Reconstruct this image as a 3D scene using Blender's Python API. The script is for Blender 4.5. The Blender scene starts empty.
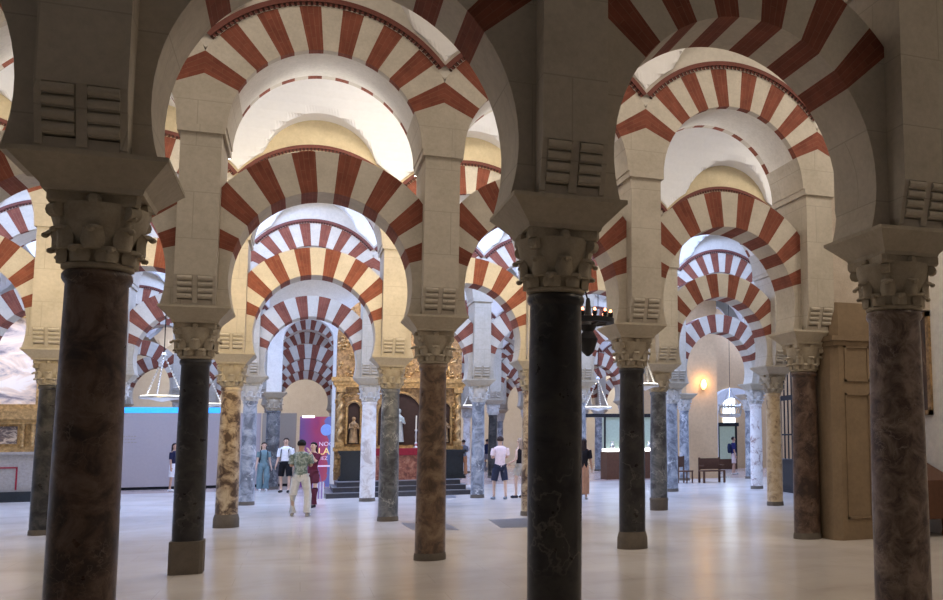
import bpy, bmesh, math, random
from mathutils import Vector, Matrix
random.seed(7)
S = bpy.context.scene
C = S.collection
A_, B_ = 3.1192, 6.9993          # bay width along an arcade, distance between arcades
PI = math.pi
rad = math.radians
def cx(j): return A_*j
def ry(i): return B_*i

# ------------------------------------------------------------------ camera
CF, CPX, CPY, YAW, PIT, ROL = 928.7337, 678.5857, 340.8327, .3870, .1042, -.0089
CL = Vector((4.4339, .0653, 1.7))
def axes():
    cy, sy, cp, sp = math.cos(YAW), math.sin(YAW), math.cos(PIT), math.sin(PIT)
    F = Vector((sy*cp, cy*cp, sp)); R = Vector((cy, -sy, 0)); U = R.cross(F)
    return math.cos(ROL)*R+math.sin(ROL)*U, -math.sin(ROL)*R+math.cos(ROL)*U, F
def make_camera():
    R, U, F = axes()
    cd = bpy.data.cameras.new('camera'); co = bpy.data.objects.new('camera', cd); C.objects.link(co)
    m = Matrix(((R.x, U.x, -F.x), (R.y, U.y, -F.y), (R.z, U.z, -F.z))).to_4x4(); m.translation = CL
    co.matrix_world = m
    cd.sensor_fit = 'HORIZONTAL'; cd.sensor_width = 36; cd.lens = CF*36/943
    cd.shift_x = (471.5-CPX)/943; cd.shift_y = (CPY-300)/943
    cd.clip_start = .05; cd.clip_end = 300
    S.camera = co
make_camera()
def ground(px, py, z=0.):        # the place on the floor a measured photo point stands on
    R, U, F = axes(); d = F+R*((px-CPX)/CF)-U*((py-CPY)/CF)
    p = CL+d*((z-CL.z)/d.z); return p
def atY(px, py, Y):
    R, U, F = axes(); d = F+R*((px-CPX)/CF)-U*((py-CPY)/CF)
    return CL+d*((Y-CL.y)/d.y)

# ------------------------------------------------------------------ materials
def ramp(nt, fac, stops):
    r = nt.nodes.new('ShaderNodeValToRGB'); e = r.color_ramp.elements
    while len(e) > 1: e.remove(e[-1])
    e[0].position, e[0].color = stops[0][0], (*stops[0][1], 1)
    for p, c in stops[1:]:
        n = e.new(p); n.color = (*c, 1)
    nt.links.new(fac, r.inputs['Fac']); return r.outputs['Color']
def noise(nt, vec, scale, detail=4, rough=.55, dist=0.):
    n = nt.nodes.new('ShaderNodeTexNoise'); n.inputs['Scale'].default_value = scale
    n.inputs['Detail'].default_value = detail; n.inputs['Roughness'].default_value = rough
    n.inputs['Distortion'].default_value = dist
    if vec: nt.links.new(vec, n.inputs['Vector'])
    return n.outputs['Fac']
def mixc(nt, fac, a, b, mode='MIX'):
    m = nt.nodes.new('ShaderNodeMix'); m.data_type = 'RGBA'; m.blend_type = mode
    for s, v in ((0, fac), (6, a), (7, b)):
        if hasattr(v, 'links'): nt.links.new(v, m.inputs[s])
        elif s == 0: m.inputs[0].default_value = v
        else: m.inputs[s].default_value = (*v, 1)
    return m.outputs[2]
def base_mat(name, rough=.8, spec=.3, metal=0.):
    m = bpy.data.materials.new(name); m.use_nodes = True; nt = m.node_tree
    b = nt.nodes['Principled BSDF']; b.inputs['Roughness'].default_value = rough
    b.inputs['Specular IOR Level'].default_value = spec; b.inputs['Metallic'].default_value = metal
    tc = nt.nodes.new('ShaderNodeTexCoord')
    g = nt.nodes.new('ShaderNodeNewGeometry')
    return m, nt, b, tc, g
def bump(nt, b, h, strength=.3, dist=.01):
    n = nt.nodes.new('ShaderNodeBump'); n.inputs['Strength'].default_value = strength; n.inputs['Distance'].default_value = dist
    nt.links.new(h, n.inputs['Height']); nt.links.new(n.outputs['Normal'], b.inputs['Normal'])
def stone(name, c1, c2, scale=3., c3=None, rough=.8, bs=.25, spec=.25, joints=None):
    m, nt, b, tc, g = base_mat(name, rough, spec)
    v = g.outputs['Position']
    f = noise(nt, v, scale, 7, .62)
    c3 = c3 or tuple((x+y)/2 for x, y in zip(c1, c2))
    col = ramp(nt, f, [(.32, c2), (.5, c3), (.68, c1)])
    f2 = noise(nt, v, scale*7, 5, .7)
    col = mixc(nt, .5, col, ramp(nt, f2, [(.3, tuple(x*.8 for x in c3)), (.7, tuple(min(1, x*1.15) for x in c3))]))
    if joints:
        br = nt.nodes.new('ShaderNodeTexBrick'); br.inputs['Scale'].default_value = 1
        br.inputs['Brick Width'].default_value = joints[0]; br.inputs['Row Height'].default_value = joints[1]
        br.inputs['Mortar Size'].default_value = .006; br.inputs['Mortar Smooth'].default_value = .3
        sx = nt.nodes.new('ShaderNodeSeparateXYZ'); nt.links.new(v, sx.inputs[0])
        ad = nt.nodes.new('ShaderNodeMath'); ad.operation = 'ADD'; nt.links.new(sx.outputs[0], ad.inputs[0]); nt.links.new(sx.outputs[1], ad.inputs[1])
        cb = nt.nodes.new('ShaderNodeCombineXYZ'); nt.links.new(ad.outputs[0], cb.inputs[0]); nt.links.new(sx.outputs[2], cb.inputs[1])
        nt.links.new(cb.outputs[0], br.inputs['Vector'])
        col = mixc(nt, br.outputs['Fac'], col, tuple(x*.8 for x in c3))
    nt.links.new(col, b.inputs['Base Color']); bump(nt, b, f2, bs)
    return m
def plain(name, c, rough=.6, spec=.3, metal=0., var=.12, emit=None, es=1.):
    m, nt, b, tc, g = base_mat(name, rough, spec, metal)
    f = noise(nt, tc.outputs['Object'], 12, 3)
    nt.links.new(ramp(nt, f, [(.3, tuple(x*(1-var) for x in c)), (.7, tuple(min(1, x*(1+var)) for x in c))]), b.inputs['Base Color'])
    if emit: b.inputs['Emission Color'].default_value = (*emit, 1); b.inputs['Emission Strength'].default_value = es
    return m
def marble(name, base, dark, light, scale=1.5, thr=(.40, .5, .62), rough=.32, vein=None, vs=2.5, spec=.45, stretch=1.):
    m, nt, b, tc, g = base_mat(name, rough, spec)
    oi = nt.nodes.new('ShaderNodeObjectInfo')
    ad = nt.nodes.new('ShaderNodeVectorMath'); ad.operation = 'ADD'
    mp = nt.nodes.new('ShaderNodeMapping'); mp.inputs['Scale'].default_value = (1, 1, stretch)
    nt.links.new(g.outputs['Position'], mp.inputs['Vector']); nt.links.new(mp.outputs[0], ad.inputs[0])
    ml = nt.nodes.new('ShaderNodeMath'); ml.operation = 'MULTIPLY'; ml.inputs[1].default_value = 37.; nt.links.new(oi.outputs['Random'], ml.inputs[0]); nt.links.new(ml.outputs[0], ad.inputs[1])
    v = ad.outputs[0]
    f = noise(nt, v, scale*2.2, 8, .68, .6)
    col = ramp(nt, f, [(thr[0], dark), (thr[1], base), (thr[2], light)])
    if vein:
        w = nt.nodes.new('ShaderNodeTexVoronoi'); w.feature = 'DISTANCE_TO_EDGE'; w.inputs['Scale'].default_value = vs
        dv = nt.nodes.new('ShaderNodeVectorMath'); dv.operation = 'ADD'
        nn = nt.nodes.new('ShaderNodeTexNoise'); nn.inputs['Scale'].default_value = 4; nn.inputs['Detail'].default_value = 5; nt.links.new(v, nn.inputs['Vector'])
        nt.links.new(v, dv.inputs[0]); nt.links.new(nn.outputs['Color'], dv.inputs[1]); nt.links.new(dv.outputs[0], w.inputs['Vector'])
        k = ramp(nt, w.outputs['Distance'], [(0, (1, 1, 1)), (.035, (0, 0, 0))])
        gt = noise(nt, v, 1.7, 3); kk = mixc(nt, ramp(nt, gt, [(.45, (0, 0, 0)), (.62, (1, 1, 1))]), (0, 0, 0), k)
        bw = nt.nodes.new('ShaderNodeRGBToBW'); nt.links.new(kk, bw.inputs[0])
        col = mixc(nt, bw.outputs[0], col, vein)
    nt.links.new(col, b.inputs['Base Color'])
    rr = ramp(nt, noise(nt, v, 9, 4), [(.3, (rough*.85,)*3), (.7, (min(1, rough*1.4),)*3)]); nt.links.new(rr, b.inputs['Roughness'])
    bump(nt, b, f, .12, .008)
    return m
def brick_mat(name, c1, c2, mortar, spec=.2):
    m, nt, b, tc, g = base_mat(name, .8, spec)
    uv = nt.nodes.new('ShaderNodeUVMap'); sx = nt.nodes.new('ShaderNodeSeparateXYZ'); nt.links.new(uv.outputs[0], sx.inputs[0])
    cb = nt.nodes.new('ShaderNodeCombineXYZ'); nt.links.new(sx.outputs[1], cb.inputs[0]); nt.links.new(sx.outputs[0], cb.inputs[1])
    br = nt.nodes.new('ShaderNodeTexBrick'); br.inputs['Scale'].default_value = 1; br.inputs['Brick Width'].default_value = .34
    br.inputs['Row Height'].default_value = .062; br.inputs['Mortar Size'].default_value = .004; br.inputs['Mortar Smooth'].default_value = .6
    br.inputs['Color1'].default_value = (*c1, 1); br.inputs['Color2'].default_value = (*c2, 1); br.inputs['Mortar'].default_value = (*mortar, 1)
    nt.links.new(cb.outputs[0], br.inputs['Vector'])
    f = noise(nt, g.outputs['Position'], 5, 6, .65)
    k = ramp(nt, f, [(.3, (.72, .7, .68)), (.7, (1.1, 1.08, 1.05))])
    col = mixc(nt, 1., br.outputs['Color'], k, 'MULTIPLY')
    nt.links.new(col, b.inputs['Base Color']); bump(nt, b, f, .2)
    return m
M = {}
M['brick'] = brick_mat('red brick', (.25, .082, .052), (.20, .063, .041), (.27, .12, .08))
M['cream'] = stone('cream voussoir stone', (.63, .575, .485), (.46, .415, .34), 4, bs=.2)
M['plaster'] = stone('intrados plaster', (.76, .73, .67), (.62, .58, .51), 3, bs=.12)
M['pier'] = stone('pier limestone', (.55, .495, .41), (.40, .355, .28), 2.2, joints=(1.1, .62))
M['wall'] = stone('upper wall plaster', (.64, .60, .52), (.54, .50, .43), 1.5)
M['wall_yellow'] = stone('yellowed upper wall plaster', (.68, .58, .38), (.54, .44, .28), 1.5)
M['vault'] = plain('white vault plaster', (.85, .84, .82), .8, .2, var=.02)
M['mould'] = stone('red moulding', (.19, .07, .055), (.13, .045, .035), 6)
M['dentil'] = stone('dark dentil gaps', (.09, .04, .03), (.06, .03, .025), 6)
M['capital'] = stone('carved capital stone', (.50, .44, .34), (.30, .25, .18), 7, bs=.5)
M['capital_w'] = stone('pale carved capital marble', (.72, .70, .66), (.45, .43, .40), 9, bs=.5)
M['impost'] = stone('impost stone', (.52, .46, .36), (.38, .33, .25), 3)
M['base'] = stone('worn base stone', (.17, .14, .11), (.10, .085, .07), 6)
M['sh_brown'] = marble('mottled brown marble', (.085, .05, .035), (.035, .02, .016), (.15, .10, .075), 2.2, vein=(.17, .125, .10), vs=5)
M['sh_purple'] = marble('mottled purple brown marble', (.15, .105, .08), (.07, .045, .038), (.25, .19, .155), 2.4, vein=(.30, .24, .20), vs=4)
M['sh_black'] = marble('black marble', (.022, .02, .022), (.01, .009, .01), (.04, .037, .034), 1.3, rough=.31, vein=(.10, .09, .08), vs=1.6)
M['sh_dark'] = marble('dark green-black marble', (.035, .033, .03), (.015, .014, .013), (.07, .063, .055), 2., rough=.3)
M['sh_pinkbrown'] = marble('reddish brown marble', (.16, .10, .065), (.075, .05, .035), (.25, .18, .12), 2., vein=(.12, .07, .05), vs=3)
M['sh_breccia'] = marble('tan and brown breccia', (.36, .26, .16), (.09, .055, .035), (.55, .44, .29), 1.7, thr=(.43, .50, .60), vein=(.08, .05, .035), vs=4.5)
M['sh_grey'] = marble('blue grey marble', (.26, .28, .31), (.13, .14, .16), (.42, .43, .45), 1.4, vein=(.7, .7, .7), vs=1.2)
M['sh_greydark'] = marble('dark grey veined marble', (.11, .115, .12), (.05, .05, .055), (.2, .2, .2), 1.6, vein=(.45, .45, .42), vs=2)
M['sh_white'] = marble('white marble', (.72, .68, .64), (.52, .46, .42), (.80, .78, .76), 1.6)
M['sh_whitespot'] = marble('white and purple breccia', (.72, .68, .65), (.30, .20, .18), (.82, .8, .78), 1.5, thr=(.38, .45, .6), vein=(.35, .24, .22), vs=3)
M['sh_tan'] = marble('tan speckled marble', (.50, .36, .20), (.24, .16, .09), (.58, .46, .30), 2.6, thr=(.34, .48, .66))
M['pierwarm'] = stone('warm sandstone pier', (.27, .195, .12), (.19, .135, .085), 2.)
M['roughwall'] = stone('rough pinkish rubble wall', (.60, .53, .44), (.44, .36, .28), 5, bs=.6)
M['whitewall'] = stone('white side wall plaster', (.86, .84, .79), (.78, .76, .71), 1., bs=.05)
M['beige'] = stone('beige wall plaster', (.62, .42, .235), (.54, .36, .20), 1.)
M['cool'] = stone('pale grey plaster', (.80, .80, .80), (.68, .68, .68), 2.)
M['gold'] = plain('gilded carving', (.46, .30, .13), .45, .5, .55, .4)
M['goldflat'] = plain('dull gilding', (.34, .22, .11), .6, .4, .3, .5)
M['darkniche'] = plain('dark niche recess', (.05, .03, .025), .8)
M['blackmarble'] = plain('black altar marble', (.02, .025, .03), .25, .5)
M['step'] = plain('dark grey stone step', (.05, .05, .06), .4, .4)
M['steptop'] = plain('grey step tread', (.14, .14, .15), .4)
M['redmarble'] = marble('red altar front marble', (.28, .10, .07), (.15, .05, .04), (.42, .2, .14), 3)
M['redcloth'] = plain('red altar cloth', (.28, .02, .04), .8)
M['iron'] = plain('black iron', (.015, .015, .018), .5)
M['silver'] = plain('polished silver', (.75, .75, .72), .28, .5, 1., .05)
M['flame'] = plain('small red lamp flame', (.9, .25, .1), .5, emit=(1., .28, .12), es=9)
M['candle'] = plain('ivory wax', (.8, .74, .6), .6)
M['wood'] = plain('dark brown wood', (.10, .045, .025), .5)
M['panel'] = plain('grey exhibition panel', (.42, .37, .37), .6, var=.03)
M['panelkhaki'] = plain('khaki grey panel', (.36, .32, .26), .6, var=.03)
M['bluelight'] = plain('blue light strip', (.1, .5, .9), .5, emit=(.0, .24, .9), es=1.1)
M['whitelight'] = plain('lit diffuser', (.9, .9, .85), .5, emit=(1, .95, .85), es=3)
M['warmglow'] = plain('warm lamp glass', (1, .8, .4), .5, emit=(1, .55, .16), es=2.5)
M['window'] = plain('daylit window glass', (.8, .9, 1), .2, emit=(.80, .90, 1.), es=4.)
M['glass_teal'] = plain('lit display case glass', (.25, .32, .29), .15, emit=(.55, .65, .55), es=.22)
M['black'] = plain('black fabric', (.012, .012, .015), .9)
# poster: printed colours
def poster_mat():
    m, nt, b, tc, g = base_mat('printed poster', .4)
    sx = nt.nodes.new('ShaderNodeSeparateXYZ'); nt.links.new(tc.outputs['Generated'], sx.inputs[0])
    n = noise(nt, tc.outputs['Generated'], 3.2, 3, .5, 1.2)
    ad = nt.nodes.new('ShaderNodeMath'); ad.operation = 'MULTIPLY_ADD'; ad.inputs[1].default_value = .45
    nt.links.new(n, ad.inputs[0]); nt.links.new(sx.outputs[0], ad.inputs[2])
    col = ramp(nt, ad.outputs[0], [(.2, (.17, .09, .26)), (.5, (.30, .08, .24)), (.75, (.48, .07, .18)), (1., (.6, .12, .16)), (1.2, (.2, .22, .5))])
    nt.links.new(col, b.inputs['Base Color'])
    b.inputs['Emission Strength'].default_value = .1; nt.links.new(col, b.inputs['Emission Color'])
    return m
M['poster'] = poster_mat()
def painting_mat(name, stops, sc=3.):
    m, nt, b, tc, g = base_mat(name, .4)
    n = noise(nt, tc.outputs['Generated'], sc, 5, .6, 1.)
    nt.links.new(ramp(nt, n, stops), b.inputs['Base Color']); return m
M['paint_saint'] = painting_mat('oil painting canvas', [(.3, (.10, .09, .12)), (.42, (.30, .27, .30)), (.48, (.60, .52, .48)), (.56, (.80, .66, .54)), (.64, (.9, .84, .78))], 5.)
M['paint_dark'] = painting_mat('dark oil painting canvas', [(.35, (.03, .02, .015)), (.55, (.12, .07, .04)), (.64, (.5, .38, .24)), (.75, (.6, .5, .35))], 2.2)
M['paint_small'] = painting_mat('small predella painting', [(.35, (.05, .05, .07)), (.5, (.2, .15, .13)), (.62, (.6, .5, .4))], 5)
M['greystone'] = stone('speckled grey altar stone', (.46, .43, .40), (.25, .23, .22), 14)
def floor_mat(name, tint):
    m, nt, b, tc, g = base_mat(name, .3, .55)
    v = g.outputs['Position']
    br = nt.nodes.new('ShaderNodeTexBrick'); br.inputs['Scale'].default_value = 1
    br.inputs['Brick Width'].default_value = 1.5; br.inputs['Row Height'].default_value = .78; br.inputs['Mortar Size'].default_value = .004; br.inputs['Mortar Smooth'].default_value = .5
    mp = nt.nodes.new('ShaderNodeMapping'); nt.links.new(v, mp.inputs['Vector']); nt.links.new(mp.outputs[0], br.inputs['Vector'])
    c = tint
    br.inputs['Color1'].default_value = (*c, 1); br.inputs['Color2'].default_value = (*[x*.95 for x in c], 1)
    br.inputs['Mortar'].default_value = (*[x*.78 for x in c], 1)
    n1 = noise(nt, v, .8, 5, .55, .5)
    k = ramp(nt, n1, [(.3, (.84, .82, .79)), (.5, (.96, .95, .93)), (.7, (1.04, 1.03, 1.01))])
    col = mixc(nt, 1., br.outputs['Color'], k, 'MULTIPLY')
    nt.links.new(col, b.inputs['Base Color'])
    b.inputs['Roughness'].default_value = .21
    bump(nt, b, noise(nt, v, 2.2, 3), .04, .003)
    return m
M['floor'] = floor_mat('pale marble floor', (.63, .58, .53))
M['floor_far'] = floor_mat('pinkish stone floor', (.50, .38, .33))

# ------------------------------------------------------------------ mesh helpers
class MB:
    def __init__(s): s.v = []; s.f = []; s.m = []; s.uv = []
    def face(s, pts, mi=0, uv=None):
        n = len(s.v); s.v += [tuple(p) for p in pts]; s.f.append(tuple(range(n, n+len(pts)))); s.m.append(mi)
        s.uv.append(uv or [(0, 0)]*len(pts))
    def box(s, x0, x1, y0, y1, z0, z1, mi=0):
        p = [(x, y, z) for z in (z0, z1) for y in (y0, y1) for x in (x0, x1)]
        for q in ((0, 2, 3, 1), (4, 5, 7, 6), (0, 1, 5, 4), (2, 6, 7, 3), (0, 4, 6, 2), (1, 3, 7, 5)): s.face([p[k] for k in q], mi)
    def frus(s, c, z0, a0, b0, z1, a1, b1, mi=0):
        r = [[(c[0]+sx*a, c[1]+sy*b, z) for sx, sy in ((-1, -1), (1, -1), (1, 1), (-1, 1))] for a, b, z in ((a0, b0, z0), (a1, b1, z1))]
        s.face(r[0][::-1], mi); s.face(r[1], mi)
        for k in range(4): l = (k+1) % 4; s.face([r[0][k], r[0][l], r[1][l], r[1][k]], mi)
    def prism(s, poly, y0, y1, mi=0):      # polygon in x,z (counter-clockwise seen from -y)
        s.face([(x, y0, z) for x, z in poly], mi); s.face([(x, y1, z) for x, z in poly][::-1], mi)
        n = len(poly)
        for k in range(n):
            a, b = poly[k], poly[(k+1) % n]
            s.face([(b[0], y0, b[1]), (a[0], y0, a[1]), (a[0], y1, a[1]), (b[0], y1, b[1])], mi)
    def rings(s, rings, mi=0, cap=True, closed=True):
        n = len(rings[0])
        for a, b in zip(rings, rings[1:]):
            for k in range(n if closed else n-1):
                l = (k+1) % n; s.face([a[k], a[l], b[l], b[k]], mi)
        if cap: s.face(rings[0][::-1], mi); s.face(rings[-1], mi)
    def lathe(s, prof, n=24, c=(0, 0), mi=0, cap=True):
        s.rings([[(c[0]+r*math.cos(2*PI*k/n), c[1]+r*math.sin(2*PI*k/n), z) for k in range(n)] for r, z in prof], mi, cap)
    def tube(s, pts, r, n=8, mi=0):
        pts = [Vector(p) for p in pts]; rs = []
        rr = r if isinstance(r, (list, tuple)) else [r]*len(pts)
        for i, p in enumerate(pts):
            t = (pts[min(i+1, len(pts)-1)]-pts[max(i-1, 0)]).normalized()
            u = t.cross(Vector((0, 0, 1)));
            if u.length < .05: u = t.cross(Vector((0, 1, 0)))
            u.normalize(); w = t.cross(u)
            rs.append([p+(u*math.cos(2*PI*k/n)+w*math.sin(2*PI*k/n))*rr[i] for k in range(n)])
        s.rings(rs, mi)
    def ball(s, c, r, n=10, mi=0, sz=(1, 1, 1)):
        rs = []
        for a in range(1, n):
            t = PI*a/n; rs.append([(c[0]+sz[0]*r*math.sin(t)*math.cos(2*PI*k/n), c[1]+sz[1]*r*math.sin(t)*math.sin(2*PI*k/n), c[2]-sz[2]*r*math.cos(t)) for k in range(n)])
        s.rings(rs, mi)
    def mesh(s, name, mats, smooth=False):
        me = bpy.data.meshes.new(name); me.from_pydata(s.v, [], s.f)
        for m in mats: me.materials.append(m)
        uvl = me.uv_layers.new(name='UVMap'); k = 0
        for pi, p in enumerate(me.polygons):
            p.material_index = s.m[pi]
            for q, li in enumerate(p.loop_indices): uvl.data[li].uv = s.uv[pi][q]
        bm = bmesh.new(); bm.from_mesh(me); bmesh.ops.remove_doubles(bm, verts=bm.verts, dist=1e-5)
        bmesh.ops.recalc_face_normals(bm, faces=bm.faces)
        if smooth:
            for f in bm.faces: f.smooth = True
            for e in bm.edges:
                if len(e.link_faces) == 2 and e.calc_face_angle(0) > rad(40): e.smooth = False
        bm.to_mesh(me); bm.free()
        return me
def link(name, me, parent=None, loc=(0, 0, 0), rz=0):
    o = bpy.data.objects.new(name, me); C.objects.link(o); o.location = loc; o.rotation_euler = (0, 0, rz)
    if parent: o.parent = parent
    return o
def tag(o, label=None, cat=None, group=None, kind=None):
    if label: o['label'] = label
    if cat: o['category'] = cat
    if group: o['group'] = group
    if kind: o['kind'] = kind
    return o
def empty(name, loc=(0, 0, 0), rz=0, label=None, cat=None, group=None):
    o = bpy.data.objects.new(name, None); C.objects.link(o); o.location = loc; o.rotation_euler = (0, 0, rz); o.empty_display_size = .2
    return tag(o, label, cat, group)
def structure(name, mb, mats, loc=(0, 0, 0), smooth=False):
    return tag(link(name, mb.mesh(name, mats, smooth), None, loc), kind='structure')
def part(name, mb, mats, parent, smooth=False, loc=(0, 0, 0)):
    return link(name, mb.mesh(name, mats if isinstance(mats, list) else [mats], smooth), parent, loc)

# ------------------------------------------------------------------ arcade parts
RI, CI, RO = 1.27, 3.88, 1.86           # lower arch
RU, CU, ROU = 1.26, 5.86, 1.89          # upper arch
HW = A_/2
def ray_out(cz, t, Ro, xmax, zflat=0):
    dx, dz = math.cos(t), math.sin(t)
    r = Ro*(1-.055*abs(dx)**2) if zflat else Ro
    if abs(dx) > 1e-6: r = min(r, xmax/abs(dx))
    return (r*dx, cz+r*dz)
def in_r(a): return 1.28-.09*math.cos(a)**2      # the horseshoe is a little taller than wide
def arch_faces(mb, Rin, cz, Ro, xmax, t0, dt, n, hy, soff, flat=0, edge=None):
    # voussoirs; colour 0 red, 1 cream, 2 plaster; soffit list of (y0,y1,mode)
    sub = 3
    for k in range(n):
        mi = 0 if k % 2 == 0 else 1
        for q in range(sub):
            a = rad(t0+dt*(k+q/sub)); b = rad(t0+dt*(k+(q+1)/sub))
            Ra, Rb = (in_r(a), in_r(b)) if flat else (Rin, Rin)
            ia = (Ra*math.cos(a), cz+Ra*math.sin(a)); ib = (Rb*math.cos(b), cz+Rb*math.sin(b))
            oa, ob = ray_out(cz, a, Ro, xmax, flat), ray_out(cz, b, Ro, xmax, flat)
            ua, ub = a*1.6, b*1.6; L = .62
            for y, fl in ((-hy, 0), (hy, 1)):
                p = [(ia[0], y, ia[1]), (oa[0], y, oa[1]), (ob[0], y, ob[1]), (ib[0], y, ib[1])]
                uv = [(ua, 0), (ua, L), (ub, L), (ub, 0)]
                mb.face(p, mi, uv)
            if edge:
                for y0, y1, m in ((-hy, -hy+edge, mi), (-hy+edge, hy-edge, 2), (hy-edge, hy, mi)):
                    mb.face([(ia[0], y0, ia[1]), (ib[0], y0, ib[1]), (ib[0], y1, ib[1]), (ia[0], y1, ia[1])], m, [(ua, y0), (ub, y0), (ub, y1), (ua, y1)])
            else:
                mb.face([(ia[0], -hy, ia[1]), (ib[0], -hy, ib[1]), (ib[0], hy, ib[1]), (ia[0], hy, ia[1])], mi, [(ua, -hy), (ub, -hy), (ub, hy), (ua, hy)])
            mb.face([(oa[0], -hy, oa[1]), (oa[0], hy, oa[1]), (ob[0], hy, ob[1]), (ob[0], -hy, ob[1])], mi, [(ua, -hy), (ua, hy), (ub, hy), (ub, -hy)])
def lower_arch_mesh(t0=17., n=15):
    mb = MB(); hy = .32; xm = HW-(.245 if t0 < 30 else .16)
    arch_faces(mb, RI, CI, RO, xm, t0, (180-2*t0)/n, n, hy, None, 1)
    # springers down to the imposts
    for s in (1, -1):
        t = rad(t0); pts = [(xm, 3.48)]+([(xm, CI+xm*math.tan(t))] if t0 < 30 else [(xm, 5.0), ray_out(CI, t, RO, xm, 1)])
        pts += [(in_r(rad(u))*math.cos(rad(u)), CI+in_r(rad(u))*math.sin(rad(u))) for u in [t0-(t0+19)*w/11 for w in range(12)]]
        pts += [(HW-.425, 3.48)]
        pts = [(x*s, z) for x, z in pts]
        if s == 1: pts = pts
        else: pts = pts[::-1]
        mb.prism(pts, -hy, hy, 3)
    return mb.mesh('horseshoe_arch', [M['brick'], M['cream'], M['plaster'], M['pier']])
def upper_arch_mesh():
    mb = MB(); hy = .56
    arch_faces(mb, RU, CU, ROU, HW, 24.7, 130.6/15, 15, hy, None, 0, .13)
    return mb.mesh('round_arch', [M['brick'], M['cream'], M['plaster']])
def moulding_mesh():
    mb = MB(); r0, r1 = ROU, ROU+.115; yf = .56
    tmax = math.acos(HW/ r1)
    n = 96
    def pt(r, t):
        r = min(r, HW/abs(math.cos(t))) if abs(math.cos(t)) > 1e-6 else r
        return (r*math.cos(t), CU+r*math.sin(t))
    for s in (-1, 1):
        y0, y1 = s*yf, s*(yf+.05)
        t0, t1 = tmax, PI-tmax
        for k in range(n):
            a, b = t0+(t1-t0)*k/n, t0+(t1-t0)*(k+1)/n
            A0, A1, A2 = pt(r0, a), pt(r0+.045, a), pt(r1, a); B0, B1, B2 = pt(r0, b), pt(r0+.045, b), pt(r1, b)
            ym = s*(yf+.03)
            # dentil course: alternating blocks, recessed gaps
            mi = k % 2
            yd = s*(yf+(.03 if mi == 0 else .008))
            mb.face([(A0[0], yd, A0[1]), (A1[0], yd, A1[1]), (B1[0], yd, B1[1]), (B0[0], yd, B0[1])], mi)
            mb.face([(A1[0], y1, A1[1]), (A2[0], y1, A2[1]), (B2[0], y1, B2[1]), (B1[0], y1, B1[1])], 0)
            mb.face([(A1[0], y0, A1[1]), (A1[0], y1, A1[1]), (B1[0], y1, B1[1]), (B1[0], y0, B1[1])], mi)
            mb.face([(A2[0], y0, A2[1]), (A2[0], y1, A2[1]), (B2[0], y1, B2[1]), (B2[0], y0, B2[1])], 0)
    return mb.mesh('moulding', [M['mould'], M['dentil']])
def pier_mesh():
    mb = MB()
    mb.box(-.245, .245, -.32, .32, 3.48, 3.92)
    mb.box(-.245, .245, -.56, .56, 3.86, 5.76)
    mb.box(-.285, .285, -.60, .60, 5.76, 5.86)
    t = [rad(24.7)*k/5 for k in range(6)]
    R = [(HW-RU*math.cos(a), CU+RU*math.sin(a)) for a in t]
    top = CU+HW*math.tan(rad(24.7))
    poly = R+[(0, top)]+[(-x, z) for x, z in R[::-1]]
    mb.prism(poly, -.56, .56)
    return mb.mesh('stone_pier', [M['pier']])
def corbel_mesh(s):
    mb = MB()
    for s in (s,):
        mb.box(-.245, .245, min(s*.30, s*.45), max(s*.30, s*.45), 3.48, 3.55)
        y0 = s*.30
        for sx in (-1, 1):
            for k in range(4):
                z = 3.60+k*.075; yy = s*(.485+.022*k); r = .030
                rs = []
                for x in (sx*.035, sx*.205):
                    rs.append([(x, yy+r*math.cos(2*PI*q/12), z+r*math.sin(2*PI*q/12)) for q in range(12)])
                mb.rings(rs)
                mb.box(min(sx*.035, sx*.205), max(sx*.035, sx*.205), min(y0, yy), max(y0, yy), z-.037, z+.037)
        # centre band and side cheeks follow the slope
        for x0, x1 in ((-.03, .03), (-.245, -.205), (.205, .245)):
            P = [(s*.30, 3.50), (s*.46, 3.50), (s*.565, 3.86), (s*.30, 3.86)]
            a = [(x0, y, z) for y, z in P]; b = [(x1, y, z) for y, z in P]
            mb.face(a); mb.face(b[::-1])
            for k in range(4): l = (k+1) % 4; mb.face([a[k], b[k], b[l], a[l]])
    return mb.mesh('corbel', [M['pier']])
def shaft_mesh(r0, r1, z0, z1):
    mb = MB(); n = 28
    prof = [(r0, z0)]
    for k in range(1, 9): t = k/8; prof.append((r0+(r1-r0)*t+.006*math.sin(PI*t), z0+(z1-.09-z0)*t))
    prof += [(r1, z1-.085), (r1+.012, z1-.07), (r1+.022, z1-.05), (r1+.022, z1-.02), (r1+.008, z1)]
    mb.lathe(prof, n); return mb
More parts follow.
